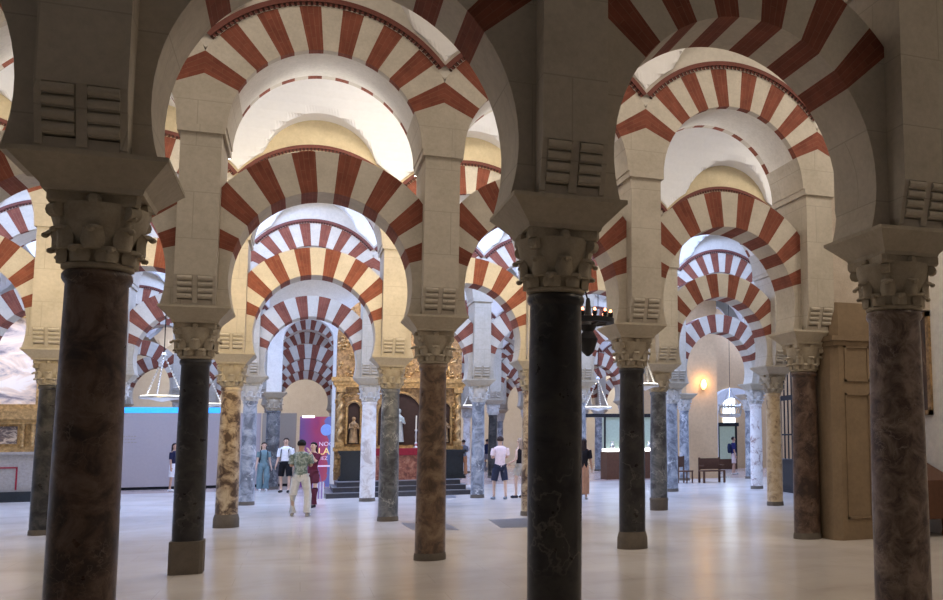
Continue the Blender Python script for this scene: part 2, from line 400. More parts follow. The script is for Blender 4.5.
def capital_mesh(rb, mat, seed=0):
    rnd = random.Random(seed)
    mb = MB(); n = 32; z0 = 2.80; H = .41
    prof = [(rb+.0, z0), (rb+.025, z0+.015), (rb+.025, z0+.035), (rb, z0+.05), (rb+.01, z0+.13), (rb+.045, z0+.21), (rb+.075, z0+.28), (rb+.092, z0+.34), (rb+.10, z0+H)]
    mb.lathe(prof, n)
    def leaf(th, za, zb, r_in, curl, w):
        # strip following the bell, curling outward at the tip
        pts = []
        for k in range(7):
            t = k/6; z = za+(zb-za)*min(1, t*1.12) - (0.035 if k == 6 else 0)
            r = r_in+.02+curl*max(0, (t-.45)/.55)**2.0
            pts.append((r, z, w*(1-.45*abs(t-.35))))
        L = []; thk = .028
        for r, z, ww in pts:
            c, s_ = math.cos(th), math.sin(th)
            ring = []
            for off, dr in ((-ww, -.01), (-ww*.5, thk), (0, thk*1.3), (ww*.5, thk), (ww, -.01), (0, -.03)):
                rr = r+dr; ring.append((rr*c-off*s_, rr*s_+off*c, z))
            L.append(ring)
        mb.rings(L)
        # turned-down tip
        r, z, ww = pts[-1]
        mb.ball(((r+.022)*math.cos(th), (r+.022)*math.sin(th), z-.005), .024, 6, 0, (1, 1, .8))
    for k in range(8): leaf(2*PI*k/8+PI/8, z0+.04, z0+.15+rnd.uniform(-.008, .008), rb, .045, .07)
    for k in range(8): leaf(2*PI*k/8, z0+.12, z0+.27+rnd.uniform(-.008, .008), rb+.03, .05, .07)
    # corner volutes and centre bosses under the abacus
    for k in range(4):
        th = PI/4+k*PI/2; c, s_ = math.cos(th), math.sin(th)
        leaf(th, z0+.24, z0+.37, rb+.03, .06, .05)
        R = rb+.115
        ring = []
        for w_ in (-.035, .035):
            ring.append([((R+.045*math.cos(a))*c-w_*s_, (R+.045*math.cos(a))*s_+w_*c, z0+.355+.045*math.sin(a)) for a in [2*PI*q/10 for q in range(10)]])
        mb.rings(ring)
    return mb.mesh('capital', [mat], True)
def abacus_mesh(mat, rb):
    mb = MB(); z0, z1 = 3.195, 3.27
    h = rb+.11
    P = []
    for k in range(4):
        a = PI/4+k*PI/2; c0 = Vector((math.cos(a), math.sin(a)))*h*1.30; a2 = a+PI/2; c1 = Vector((math.cos(a2), math.sin(a2)))*h*1.30
        d = (c1-c0).normalized(); nrm = Vector((-d.y, d.x))
        for t in (0.06, .25, .42, .58, .75, .94):
            p = c0.lerp(c1, t)+nrm*(-.0)+((c0+c1)/2*-1).normalized()*(.16*t*(1-t))
            P.append((p.x, p.y))
    mb.rings([[(x*.96, y*.96, z0) for x, y in P], [(x, y, z0+.02) for x, y in P], [(x, y, z1) for x, y in P]])
    for k in range(4):
        a = k*PI/2; r = h*.86; mb.ball((r*math.cos(a), r*math.sin(a), 3.225), .045, 6)
    return mb.mesh('abacus', [mat])
def impost_mesh():
    mb = MB()
    mb.frus((0, 0), 3.27, .275, .29, 3.30, .285, .30)
    mb.frus((0, 0), 3.30, .285, .30, 3.45, .425, .46)
    mb.frus((0, 0), 3.45, .43, .465, 3.48, .43, .465)
    return mb.mesh('impost', [M['impost']])
ME_low1 = lower_arch_mesh(41., 11)
ME_low, ME_up, ME_mo, ME_pier, ME_cor, ME_imp = lower_arch_mesh(), upper_arch_mesh(), moulding_mesh(), pier_mesh(), (corbel_mesh(-1), corbel_mesh(1)), impost_mesh()
ME_cap = {}
def capmesh(rb, mk):
    k = (round(rb, 3), mk)
    if k not in ME_cap: ME_cap[k] = (capital_mesh(rb, M[mk], int(rb*1000)), abacus_mesh(M[mk], rb))
    return ME_cap[k]

ORD = {1: 'nearest', 2: 'second', 3: 'third', 4: 'fourth', 5: 'fifth', 6: 'sixth', 7: 'seventh', 8: 'eighth'}
# i, j : (x shift, r bottom, r top, shaft material, capital, base type, words)
COLS = {
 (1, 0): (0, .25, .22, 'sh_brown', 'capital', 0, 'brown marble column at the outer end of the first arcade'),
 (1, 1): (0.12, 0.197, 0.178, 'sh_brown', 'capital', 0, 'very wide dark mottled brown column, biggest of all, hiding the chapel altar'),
 (1, 2): (0, 0.2, 0.197, 'sh_black', 'capital', 0, 'tall polished black column with faint pale veins in the middle of the view'),
 (1, 3): (-0.01, 0.245, 0.225, 'sh_purple', 'capital', 0, 'mottled brown and purple column in front of the painting on the white wall'),
 (1, 4): (0, .24, .21, 'sh_dark', 'capital', 0, 'dark column at the wall end of the first arcade'),
 (2, 0): (0, .24, .21, 'sh_dark', 'capital', 0, 'dark column of the second arcade before the chapel altar'),
 (2, 1): (0, 0.188, 0.172, 'sh_black', 'capital', 2, 'black column on a tall grey plinth in front of the grey exhibition panels'),
 (2, 2): (-0.02, 0.215, 0.182, 'sh_pinkbrown', 'capital', 0, 'reddish brown column with worn foot between altar steps and black centre column'),
 (2, 3): (-0.09, 0.207, 0.187, 'sh_black', 'capital', 1, 'near black column on a flared worn foot in the second arcade'),
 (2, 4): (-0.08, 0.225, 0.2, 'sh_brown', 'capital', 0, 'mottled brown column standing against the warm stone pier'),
 (3, -1): (0, .22, .2, 'sh_dark', 'capital', 0, 'first column of the third arcade beside the chapel altar'),
 (3, 0): (0.02, 0.21, 0.18, 'sh_dark', 'capital', 0, 'dark column partly behind the very wide mottled brown column'),
 (3, 1): (0.02, 0.212, 0.178, 'sh_breccia', 'capital', 1, 'tan and brown blotched breccia column beside the black plinth column'),
 (3, 2): (0, 0.208, 0.177, 'sh_greydark', 'capital', 0, 'dark column with grey top in front of the gilded altarpiece'),
 (3, 3): (-0.05, 0.22, 0.19, 'sh_breccia', 'capital', 0, 'rough tan column peeping out from behind the black centre column'),
 (3, 4): (-0.09, 0.205, 0.185, 'sh_greydark', 'capital', 3, 'dark grey veined column with a ringed foot, third arcade'),
 (3, 5): (-0.09, 0.2, 0.18, 'sh_tan', 'capital', 0, 'tan speckled column standing before the black iron grille'),
 (3, 6): (0, .2, .18, 'sh_dark', 'capital', 0, 'last column of the third arcade behind the sandstone pier'),
 (4, -1): (0, .21, .19, 'sh_greydark', 'capital_w', 0, 'first column of the fourth arcade behind the chapel altar'),
 (4, 0): (0, .21, .19, 'sh_greydark', 'capital_w', 0, 'grey column of the fourth arcade behind the very wide brown column'),
 (4, 1): (0.09, 0.19, 0.17, 'sh_grey', 'capital_w', 0, 'blue grey veined column beside the woman in the blue jumpsuit'),
 (4, 2): (0.05, 0.208, 0.19, 'sh_white', 'capital_w', 0, 'white marble column standing in front of the altar steps'),
 (4, 3): (0, 0.195, 0.175, 'sh_grey', 'capital_w', 0, 'pale grey column beside the man in the pink shirt'),
 (4, 4): (0, .2, .18, 'sh_grey', 'capital_w', 0, 'grey column of the fourth arcade hidden behind the centre column'),
 (4, 5): (-0.07, 0.19, 0.17, 'sh_grey', 'capital_w', 0, 'blue grey column directly behind the ringed dark grey column'),
 (4, 6): (-0.22, 0.2, 0.19, 'sh_whitespot', 'capital_w', 0, 'white and purple blotched column beside the black iron grille'),
 (4, 7): (0, .2, .18, 'sh_dark', 'capital_w', 0, 'dark column inside the iron grille chapel'),
 (5, 6): (.27, .20, .18, 'sh_grey', 'capital_w', 0, 'tall pale grey column beside the wooden bench'),
 (5, 7): (0, .20, .18, 'sh_grey', 'capital_w', 0, 'grey column behind the iron grille'),
}
farmat = ['sh_dark', 'sh_grey', 'sh_greydark', 'sh_dark', 'sh_grey', 'sh_white']
FAR = {6: [(-1, 2), (3, 6)], 7: [(-1, 7)], 8: [(0, 8)]}
ARCH = {1: [(0, 4)], 2: [(0, 4)], 3: [(-1, 6)], 4: [(-1, 7)]}
def add_column(i, j, spec):
    dx, r0, r1, sm, cm, bt, words = spec
    X, Y = cx(j), ry(i)
    o = empty('column', (X+dx*.6, Y, 0), 0, words, 'column'); tag(o, kind='thing')
    z0 = .0
    if bt == 0:
        b = MB(); b.lathe([(r0+.012, 0), (r0+.012, .06), (r0+.002, .10)], 28); part('base', b, M['base'], o, True); z0 = .10
    elif bt == 1:
        b = MB(); b.lathe([(r0+.032, 0), (r0+.028, .17), (r0+.018, .21), (r0+.002, .26)], 28); part('base', b, M['base'], o, True); z0 = .26
    elif bt == 2:
        b = MB(); h = r0+.012
        b.rings([[(-h, -h*.8, z), (-h*.8, -h, z), (h*.8, -h, z), (h, -h*.8, z), (h, h*.8, z), (h*.8, h, z), (-h*.8, h, z), (-h, h*.8, z)] for z in (0, .42)])
        part('base', b, M['base'], o); z0 = .42
    elif bt == 3:
        b = MB(); b.lathe([(r0+.01, 0), (r0+.012, .22), (r0+.022, .24), (r0+.022, .27), (r0, .30)], 28); part('base', b, M['base'], o, True); z0 = .30
    part('shaft', shaft_mesh(r0, r1, z0, 2.80), M[sm], o, True)
    cm_, am = capmesh(max(.18, min(r1, .235)), cm)
    link('capital', cm_, o); link('abacus', am, o)
    link('impost', ME_imp, o)
    return o
for (i, j), sp in COLS.items(): add_column(i, j, sp)
for i, rs in FAR.items():
    for a, b in rs:
        for j in range(a, b+1):
            if (i, j) == (6, 1): continue
            mk = farmat[(i*5+j*3) % 6]
            cn = {'sh_dark': 'dark', 'sh_grey': 'grey', 'sh_greydark': 'dark veined', 'sh_white': 'white'}[mk]
            o = add_column(i, j, (0, .2, .18, mk, 'capital_w', 0, 'distant %s marble column in the %s arcade back' % (cn, ORD[i])))
            o['group'] = '%s columns of the %s arcade back' % (cn, ORD[i])
def near(i, j):
    w = COLS[(i, j)][6]; return w
SHORT = {(1, 0): 'the outermost brown column', (1, 1): 'the wide brown column', (1, 2): 'the black centre column', (1, 3): 'the purple mottled column', (1, 4): 'the end column',
 (2, 0): 'its first column', (2, 1): 'the black plinth column', (2, 2): 'the reddish column', (2, 3): 'the black flared column', (2, 4): 'the sandstone pier', (2, 5): 'the side wall',
 (3, -1): 'its first column', (3, 0): 'the half hidden column', (3, 1): 'the breccia column', (3, 2): 'the grey-topped column', (3, 3): 'the rough tan column', (3, 4): 'the ringed column', (3, 5): 'the tan column', (3, 6): 'its last column',
 (4, -1): 'its first column', (4, 0): 'the second column', (4, 1): 'the veined blue column', (4, 2): 'the white column', (4, 3): 'the pale grey column', (4, 4): 'the hidden column', (4, 5): 'the smoky blue column', (4, 6): 'the blotched column', (4, 7): 'the grille', (5, 6): 'the bench column', (5, 7): 'the grille'}
def arch_label(kind, i, j):
    if i < 6: return '%s, %s arcade, %s to %s' % (kind, ORD1[i], SHORT[(i, j)], SHORT[(i, j+1)]), None
    return '%s in the %s arcade back' % (kind, ORD[i]), '%ss of the %s arcade back' % (kind.split(' arch')[0]+' arche', ORD[i])
ORD1 = {1: 'first', 2: 'second', 3: 'third', 4: 'fourth', 5: 'fifth'}
TINT = {1: 'shadowed brown', 2: 'dim grey', 3: 'warm yellow-lit', 4: 'cool white-lit', 5: 'pale'}
PDX = {(1, 1): .03}
def arcade(i, a, b, upper_to=None):
    for j in range(a, (upper_to or b)):
        X, Y = cx(j)+HW, ry(i)
        if j < b:
            o = link('horseshoe_arch', ME_low1 if i == 1 else ME_low, None, (X, Y, 0))
            l, g = arch_label('striped lower arch', i, j); tag(o, l, 'arch', g)
        u = link('round_arch', ME_up, None, (X, Y, 0))
        l, g = arch_label('striped upper arch', i, j); tag(u, l, 'arch', g)
        link('moulding', ME_mo, u)
    for j in range(a, b+1):
        if i < 6: l, g = '%s stone pier rising above %s of the %s arcade' % (TINT[i], SHORT[(i, j)].replace('its ', 'the '), ORD1[i]), None
        else: l, g = 'distant pale stone pier in the %s arcade back' % ORD[i], 'piers of the %s arcade back' % ORD[i]
        o = tag(link('stone_pier', ME_pier, None, (cx(j)+PDX.get((i, j), 0), ry(i), 0)), l, 'pier', g)
        link('corbel', ME_cor[0], o); link('corbel', ME_cor[1], o)
    b = upper_to or b
    # wall over the arches up to the vault
    mb = MB(); n = 20; t0 = math.acos(HW/ROU)
    for j in range(a, b):
        X = cx(j)+HW; P = []
        for k in range(n+1):
            t = t0+(PI-2*t0)*k/n; P.append((X+ROU*math.cos(t), CU+ROU*math.sin(t)))
        for k in range(n):
            p, q = P[k], P[k+1]
            for y in (-.56, .56): mb.face([(p[0], y, p[1]), (q[0], y, q[1]), (q[0], y, 9.9), (p[0], y, 9.9)])
            mb.face([(p[0], -.56, p[1]), (q[0], -.56, q[1]), (q[0], .56, q[1]), (p[0], .56, p[1])])
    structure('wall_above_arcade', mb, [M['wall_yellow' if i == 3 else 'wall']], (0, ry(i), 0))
for i, rs in ARCH.items():
    for a, b in rs: arcade(i, a, b, 5 if i == 2 else None)
for i, rs in FAR.items():
    for a, b in rs: arcade(i, a, b)

# ------------------------------------------------------------------ floor and vaults
mb = MB(); mb.box(-16, 40, -7, 36, -.25, 0); structure('floor', mb, [M['floor']])
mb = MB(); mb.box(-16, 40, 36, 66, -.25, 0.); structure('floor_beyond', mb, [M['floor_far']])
def vault_faces(mb, X, fine):
    hs = (B_-1.12)/2; nx, ny = (56, 44) if fine else (18, 18)
    def z(x, y):
        zb = 6.9+2.7*math.sqrt(max(0, 1-(y/hs)**2))
        # lunette over each arch, falling a little towards the wall
        R = 1.14
        zl = 7.27+math.sqrt(max(0, R*R-x*x)) if abs(x) < R else 0
        return max(zb, zl, 5.88+math.sqrt(2.04**2-x*x))
    G = [[(X-HW+A_*a/nx, y, z(-HW+A_*a/nx, y)) for a in range(nx+1)] for y in [-hs*math.cos(PI*b/ny) for b in range(ny+1)]]
    for r, q in zip(G, G[1:]):
        for k in range(nx): mb.face([r[k], r[k+1], q[k+1], q[k]])
    # thickness: outer shell so that the vault is a solid slab of masonry
    mb.face([(X-HW, -hs, 10.0), (X+HW, -hs, 10.0), (X+HW, hs, 10.0), (X-HW, hs, 10.0)])
for k in range(-1, 9):
    mb = MB(); js = range(-2, 7) if k < 1 else range(-5, 12)
    for j in js: vault_faces(mb, cx(j)+HW, k in (1, 2, 3) and -2 < j < 7)
    structure('ceiling', mb, [M['vault']], (0, ry(k)+B_/2, 0))
# enclosing walls
mb = MB(); mb.box(-16, -15.6, -7, 66, 0, 10); structure('wall_left', mb, [M['whitewall']])
mb = MB(); mb.box(37.4, 37.8, -7, 66, 0, 10); structure('wall_right', mb, [M['whitewall']])
mb = MB(); mb.box(-15.6, 37.4, -7, -6.6, 0, 10); structure('wall_back', mb, [M['whitewall']])
mb = MB(); mb.box(-15.6, 37.4, 63, 63.4, 0, 10); structure('wall_front', mb, [M['plaster']])

# ------------------------------------------------------------------ right side: warm pier, rubble wall, white wall with a painting
mb = MB()
X0, X1, Y0, Y1 = 12.66, 13.62, 13.40, 14.60
mb.rings([[(X0, Y0+.12, z), (X0+.10, Y0, z), (X1, Y0, z), (X1, Y1, z), (X0, Y1, z)] for z in (0, 3.95)])
t = link('sandstone_pier', mb.mesh('sandstone_pier', [M['pierwarm']])); tag(t, 'broad warm sandstone pier with sunk panels behind the mottled brown column', 'pier')
for z0, z1, x0, x1 in ((2.62, 3.22, 12.86, 13.34), (.35, 2.42, 12.86, 13.34)):
    p = MB(); f = .035; y = Y0
    for a, b, c, d in ((x0, x0+f, z0, z1), (x1-f, x1, z0, z1), (x0, x1, z0, z0+f), (x0, x1, z1-f, z1)): p.box(a, b, y-.025, y+.02, c, d)
    part('panel_frame', p, M['pierwarm'], t)
p = MB(); p.box(X0-.06, X1+.05, Y0-.07, Y1+.05, 3.25+.05, 3.38); p.box(X0-.02, X1+.02, Y0-.03, Y1+.02, 3.22, 3.30); part('cornice', p, M['pierwarm'], t)
mb = MB(); mb.box(12.74, 15.2, 13.72, 14.28, 3.95, 7.6); structure('wall_rubble', mb, [M['roughwall']])
mb = MB(); mb.box(14.9, 15.3, 6.5, 16.6, 0, 9.8); structure('wall_right_side', mb, [M['whitewall']])
t = empty('framed_painting', (14.88, 14.35, 3.0), 0, 'tall dark oil painting in a thin frame on the white side wall', 'painting')
p = MB(); h, w_ = .93, .62
for a, b, c, d in ((-w_, -w_+.09, -h, h), (w_-.09, w_, -h, h), (-w_, w_, -h, -h+.09), (-w_, w_, h-.09, h)): p.box(-.03, .02, a, b, c, d)
part('frame', p, M['goldflat'], t); p = MB(); p.box(-.01, .015, -w_+.05, w_-.05, -h+.05, h-.05); part('canvas', p, M['paint_dark'], t)
# dark sloping block by the white wall, a guess at an unclear dark shape
t = empty('dark_sloping_block', (14.35, 13.7, 0), 0, 'dark brown sloping block standing against the white side wall', 'cabinet')
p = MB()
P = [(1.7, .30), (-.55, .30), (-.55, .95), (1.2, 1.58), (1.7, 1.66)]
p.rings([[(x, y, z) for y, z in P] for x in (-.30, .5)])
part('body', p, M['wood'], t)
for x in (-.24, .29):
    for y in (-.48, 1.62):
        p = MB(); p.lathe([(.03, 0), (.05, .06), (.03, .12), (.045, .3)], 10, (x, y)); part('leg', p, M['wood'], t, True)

# ------------------------------------------------------------------ chapel altar at the far left
t = empty('chapel_altar', (-5.2, 33, 0), 0, 'stone altar with gilded frame and small painted panels below a large painting', 'altar')
p = MB(); p.box(-2.6, 2.5, -.1, .9, 0, .30); part('plinth', p, M['blackmarble'], t)
p = MB(); p.box(-2.5, 2.4, 0, .9, .30, 1.38); p.box(-2.55, 2.45, -.05, .9, 1.38, 1.46); part('altar_block', p, M['greystone'], t)
p = MB(); p.box(-2.4, 1.98, -.02, .01, .98, 1.02); p.box(1.94, 1.98, -.02, .01, .35, 1.0); part('red_border', p, M['redcloth'], t)
p = MB(); p.box(-2.5, 2.4, .2, .9, 1.46, 1.62); p.box(-2.5, 2.4, .28, .9, 1.62, 2.28); p.box(-2.55, 2.45, .1, .9, 2.28, 2.42); p.box(-2.6, 2.5, .0, .9, 2.42, 2.74); part('gilded_cornice', p, M['gold'], t)
for x in (-1.9, -.5, .9):
    p = MB(); p.box(x, x+.95, .24, .30, 1.7, 2.22); part('predella_painting', p, M['paint_small'], t)
for x in (-2.2, -.75, .7, 2.0, 2.25):
    p = MB(); p.lathe([(.06, 1.62), (.045, 1.75), (.07, 1.95), (.045, 2.1), (.07, 2.28)], 12, (x, .2)); part('gilded_baluster', p, M['gold'], t, True)
t = empty('altar_painting', (-5.2, 33.4, 2.74), 0, 'large pale painting of robed figures among clouds above the stone altar', 'painting')
p = MB(); p.box(-2.35, 2.25, 0, .05, .12, 2.75); part('canvas', p, M['paint_saint'], t)
p = MB(); p.box(-2.5, 2.4, -.1, .12, 0, .14); p.box(-2.5, -2.35, -.1, .12, .14, 2.75); p.box(2.25, 2.4, -.1, .12, .14, 2.75); p.box(-2.55, 2.45, -.12, .12, 2.75, 2.95); part('frame', p, M['gold'], t)
mb = MB(); mb.box(-8.5, -2.35, 33.95, 34.3, 0, 5.9); structure('wall_chapel', mb, [M['whitewall']])

# ------------------------------------------------------------------ exhibition panels
PY = 39.0
def panel(x0, x1, mat, label, text=None, top=2.78):
    t = empty('exhibition_panel', ((x0+x1)/2, PY, 0), 0, label, 'partition panel'); w2 = (x1-x0)/2
    p = MB(); p.box(-w2+.02, w2-.02, -.08, .08, .10, top); part('board', p, mat, t)
    p = MB(); p.box(-w2+.02, w2-.02, -.05, .05, 0, .10); part('kickboard', p, M['black'], t)
    return t
t = panel(-2.2, .55, M['panel'], 'wide grey exhibition panel with faint lettering under a blue light strip')
def letters(name, s, size, loc, mat, parent, rz=0, font_shear=0):
    c = bpy.data.curves.new(name, 'FONT'); c.body = s; c.size = size; c.extrude = .004; c.align_x = 'LEFT'
    o = bpy.data.objects.new(name, c); C.objects.link(o); dg = bpy.context.evaluated_depsgraph_get()
    me = bpy.data.meshes.new_from_object(o.evaluated_get(dg)); bpy.data.objects.remove(o)
    me.materials.clear(); me.materials.append(mat)
    o = bpy.data.objects.new(name, me); C.objects.link(o); o.location = loc; o.rotation_euler = (PI/2, 0, rz)
    if parent: o.parent = parent
    return o
for q, s in enumerate(('---- ------', '---------', '--- ----')):
    p = MB()
    rnd = random.Random(q); x = -.85
    while x < -.25:
        w_ = rnd.uniform(.03, .09); p.box(x, x+w_, -.086, -.08, 1.92-q*.11, 1.95-q*.11); x += w_+.03
    part('text_line', p, M['panelkhaki'], t)
panel(.95, 2.05, M['panel'], 'narrow grey exhibition panel between the black plinth column and the breccia column')
panel(2.1, 3.1, M['panel'], 'grey exhibition panel behind the blue grey veined column')
panel(3.1, 4.35, M['panelkhaki'], 'khaki grey exhibition panel behind the standing couple')
t = empty('blue_light_strip', (0, PY-.02, 2.80), 0, 'bright blue light strip along the top of the grey panels', 'light')
p = MB(); p.box(-2.2, 2.3, -.08, .06, -.015, .19); part('tube', p, M['bluelight'], t)
p = MB(); p.box(.58, .92, -.03, .03, -1.3, -.05); part('upright_tube', p, M['bluelight'], t)
t = empty('poster_board', (5.05, 37.75, 0), 0, 'tall purple to red poster board with gold and white lettering', 'poster')
p = MB(); p.box(-.60, .62, 0, .08, .0, 2.62); part('board', p, M['poster'], t)
p = MB(); p.box(-.52, -.1, -.03, .02, 2.58, 2.66); part('lamp', p, M['whitelight'], t)
gl = plain('gold lettering', (1, .72, .3), .5, emit=(1, .7, .3), es=.6); wl = plain('pale lettering', (.9, .75, .95), .5, emit=(.9, .7, .95), es=.3)
letters('lettering', 'NOC', .22, (.08, -.01, 1.52), wl, t); letters('lettering', 'LA', .36, (.06, -.01, 1.20), gl, t); letters('lettering', 'MEZ', .18, (.06, -.01, 1.0), wl, t)
p = MB(); p.box(.02, .5, -.012, 0, .74, .80); part('white_bar', p, wl, t)
p = MB(); p.ball((.33, -.01, 2.12), .2, 12, 0, (1, .06, 1.1)); part('blue_figure', p, plain('printed blue', (.25, .4, .85), .5, emit=(.25, .4, .9), es=.3), t, True)

# ------------------------------------------------------------------ chapel wall with a tall arch, beside the altarpiece
WY = 36.85
q = atY(271.5, 470, WY); XC = q.x
mb = MB(); xa, xb = XC+.24, atY(332, 400, WY).x
c = (xa+xb)/2; r = (xb-xa)/2; zc = 5.35
P = [(xb, 0), (xb, zc)]+[(c+r*math.cos(PI*k/20), zc+r*math.sin(PI*k/20)) for k in range(1, 20)]+[(xa, zc), (xa, 3.48), (xa-.5, 3.48), (xa-.5, 8.6), (xb+4.2, 8.6), (xb+4.2, 0)]
front, back = [(x, -.25, z) for x, z in P], [(x, .25, z) for x, z in P]
# faces: split into convex strips
def strip(mb, y):
    ks = [(c+r*math.cos(PI*k/20), zc+r*math.sin(PI*k/20)) for k in range(21)]
    for a, b in zip(ks, ks[1:]): mb.face([(a[0], y, a[1]), (b[0], y, b[1]), (b[0], y, 8.6), (a[0], y, 8.6)])
    mb.face([(xb, y, 0), (xb+4.2, y, 0), (xb+4.2, y, 8.6), (xb, y, 8.6)])
    mb.face([(xa-.5, y, 3.48), (xa, y, 3.48), (xa, y, 8.6), (xa-.5, y, 8.6)])
strip(mb, -.25); strip(mb, .25)
n_ = len(P)
for k in range(n_): a, b = P[k], P[(k+1) % n_]; mb.face([(a[0], -.25, a[1]), (b[0], -.25, b[1]), (b[0], .25, b[1]), (a[0], .25, a[1])])
structure('wall_chapel_arch', mb, [M['plaster']], (0, WY, 0))
def free_column(X, Y, r, sm, label, cm='capital_w'):
    i = len(COLS)+100
    o = empty('column', (X, Y, 0), 0, label, 'column'); tag(o, kind='thing')
    b = MB(); b.lathe([(r+.02, 0), (r+.02, .06), (r+.002, .10)], 28); part('base', b, M['base'], o, True)
    part('shaft', shaft_mesh(r, r-.01, .1, 2.80), M[sm], o, True)
    a, b = capmesh(.19, cm); link('capital', a, o); link('abacus', b, o); link('impost', ME_imp, o); return o
free_column(XC, WY, .235, 'sh_greydark', 'dark blue grey column between the couple and the khaki panel', 'capital')

# ------------------------------------------------------------------ gilded altarpiece
AX, AY = 7.5, 31.9
t = empty('altar_steps', (7.4, 31.0, 0), 0, 'three dark stone steps below the gilded altarpiece', 'steps')
for k, (w_, d, h) in enumerate(((4.35, .0, .15), (3.95, .32, .30), (3.7, .62, .45))):
    p = MB(); p.box(-w_/2, w_/2, -1.15+d, 2.0, (0, .15, .30)[k], h-.02, 0); p.box(-w_/2-.03, w_/2+.03, -1.18+d, 2.0, h-.02, h, 1)
    part('step', p, [M['step'], M['steptop']], t)
t = empty('altar_table', (7.65, 31.15, .45), 0, 'altar table with a reddish marble front and red cloth', 'altar')
p = MB(); p.box(-.95, .95, -.02, .65, 0, .90); part('marble_front', p, M['redmarble'], t)
p = MB(); p.box(-1.05, 1.05, -.08, .65, .90, 1.0); p.box(-1.05, 1.05, -.09, -.07, .78, 1.0); part('red_cloth', p, M['redcloth'], t)
for s, w_ in ((-1, 'beside the white column'), (1, 'beyond the reddish brown column')):
    x = 5.98 if s < 0 else 9.15
    t = empty('black_pedestal', (x, 31.45, .45), 0, 'black marble altar pedestal with moulded edges, '+w_, 'pedestal')
    for z0, z1, g_ in ((0, .08, .38), (.08, .14, .35), (.14, .80, .31), (.80, .86, .35), (.86, .94, .39)):
        p = MB(); p.box(-g_, g_, -g_*.8, g_, z0, z1); part('moulding' if z1-z0 < .3 else 'block', p, M['blackmarble'], t)
t = empty('gilded_altarpiece', (AX, AY, .45), 0, 'tall gilded carved altarpiece with niches and twisted columns', 'altarpiece')
p = MB(); p.box(-2.0, 2.0, .2, .6, 0, 4.7)
ks = [(2.0*math.cos(PI*k/16), 4.7+1.5*math.sin(PI*k/16)) for k in range(17)]
p.prism(ks, .2, .6); part('back_panel', p, M['goldflat'], t)
p = MB(); p.box(-2.1, 2.1, -.02, .3, 3.05, 3.16); p.box(-2.15, 2.15, -.08, .3, 3.16, 3.3); p.box(-2.05, 2.05, 0, .3, 2.98, 3.05); part('entablature', p, M['gold'], t)
p = MB(); p.box(-2.05, 2.05, -.0, .3, .92, 1.05); part('ledge', p, M['gold'], t)
rnd = random.Random(3)
for x, z0, z1 in ((-1.86, 1.05, 2.98), (-1.02, 1.05, 2.98), (1.02, 1.05, 2.98), (1.86, 1.05, 2.98), (-1.1, 3.3, 4.9), (1.1, 3.3, 4.9)):
    p = MB(); n = 40; rs = []
    for k in range(n+1):
        f = k/n; z = z0+.16+(z1-z0-.32)*f; a = f*2*PI*4; ox, oy = .03*math.cos(a), .03*math.sin(a)
        rs.append([(x+ox+.085*math.cos(2*PI*q/10), .08+oy+.085*math.sin(2*PI*q/10), z) for q in range(10)])
    p.rings(rs); p.box(x-.13, x+.13, -.05, .25, z0, z0+.16); p.box(x-.14, x+.14, -.06, .26, z1-.16, z1)
    part('twisted_column', p, M['gold'], t, True)
# scrolls, leaves and bosses of the carving
p = MB()
for k in range(1100):
    x = rnd.uniform(-1.95, 1.95); z = rnd.uniform(.1, 6.05)
    if z > 4.7 and (x/2)**2+((z-4.7)/1.5)**2 > .92: continue
    if abs(abs(x)-1.44) < .27 and 1.1 < z < 2.7: continue
    if abs(x) < .8 and 1.05 < z < 2.85: continue
    r = rnd.uniform(.03, .08); a = rnd.uniform(0, 2*PI)
    if k % 3 == 0:
        pts = [(x+r*1.6*(1-q/9)*math.cos(a+q*.7), .17, z+r*1.6*(1-q/9)*math.sin(a+q*.7)) for q in range(8)]
        p.tube(pts, [.03]*8, 5)
    else: p.ball((x, .2, z), r, 5, 0, (1, .8, rnd.uniform(.6, 1.5)))
part('carved_ornament', p, M['gold'], t, True); t.children[-1]['kind'] = 'stuff'
def statue(x, z0, h, cols, name='statue'):
    p = MB(); p.lathe([(h*.17, z0), (h*.15, z0+h*.2), (h*.12, z0+h*.5), (h*.15, z0+h*.72), (h*.06, z0+h*.82), (h*.045, z0+h*.86)], 12, (x, .08))
    p.ball((x, .06, z0+h*.92), h*.075, 8); p.tube([(x-.13*h, .06, z0+h*.72), (x-.16*h, -.02, z0+h*.55), (x-.02, -.06, z0+h*.6)], .035*h, 6); p.tube([(x+.13*h, .06, z0+h*.72), (x+.17*h, -.02, z0+h*.55), (x+.04, -.06, z0+h*.62)], .035*h, 6)
    part(name, p, cols, t, True)
for x, w_, z0, z1 in ((-1.44, .22, 1.15, 2.35), (1.44, .22, 1.15, 2.35), (0, .72, 1.1, 2.25)):
    p = MB(); P = [(x-w_, z0), (x+w_, z0)]+[(x+w_*math.cos(PI*k/12), z1-w_*.2+w_*math.sin(PI*k/12)) for k in range(13)]
    p.face([(a, .195, b) for a, b in P]); p.face([(a, .215, b) for a, b in P[::-1]])
    for a, b in zip(P, P[1:]+P[:1]): p.face([(a[0], .195, a[1]), (b[0], .195, b[1]), (b[0], .215, b[1]), (a[0], .215, a[1])])
    nb = part('niche', p, M['darkniche'], t)
    p = MB(); pts = [(x-w_, .13, z0)]+[(x-w_*math.cos(PI*k/12), .13, z1-w_*.2+w_*math.sin(PI*k/12)) for k in range(13)]+[(x+w_, .13, z0)]
    p.tube(pts, .045, 6); part('niche_frame', p, M['gold'], t, True)
statue(-1.44, 1.18, .85, M['goldflat']); statue(1.44, 1.18, .85, M['goldflat']); statue(-.05, 1.2, 1.1, plain('painted statue cloth', (.45, .5, .48), .7))
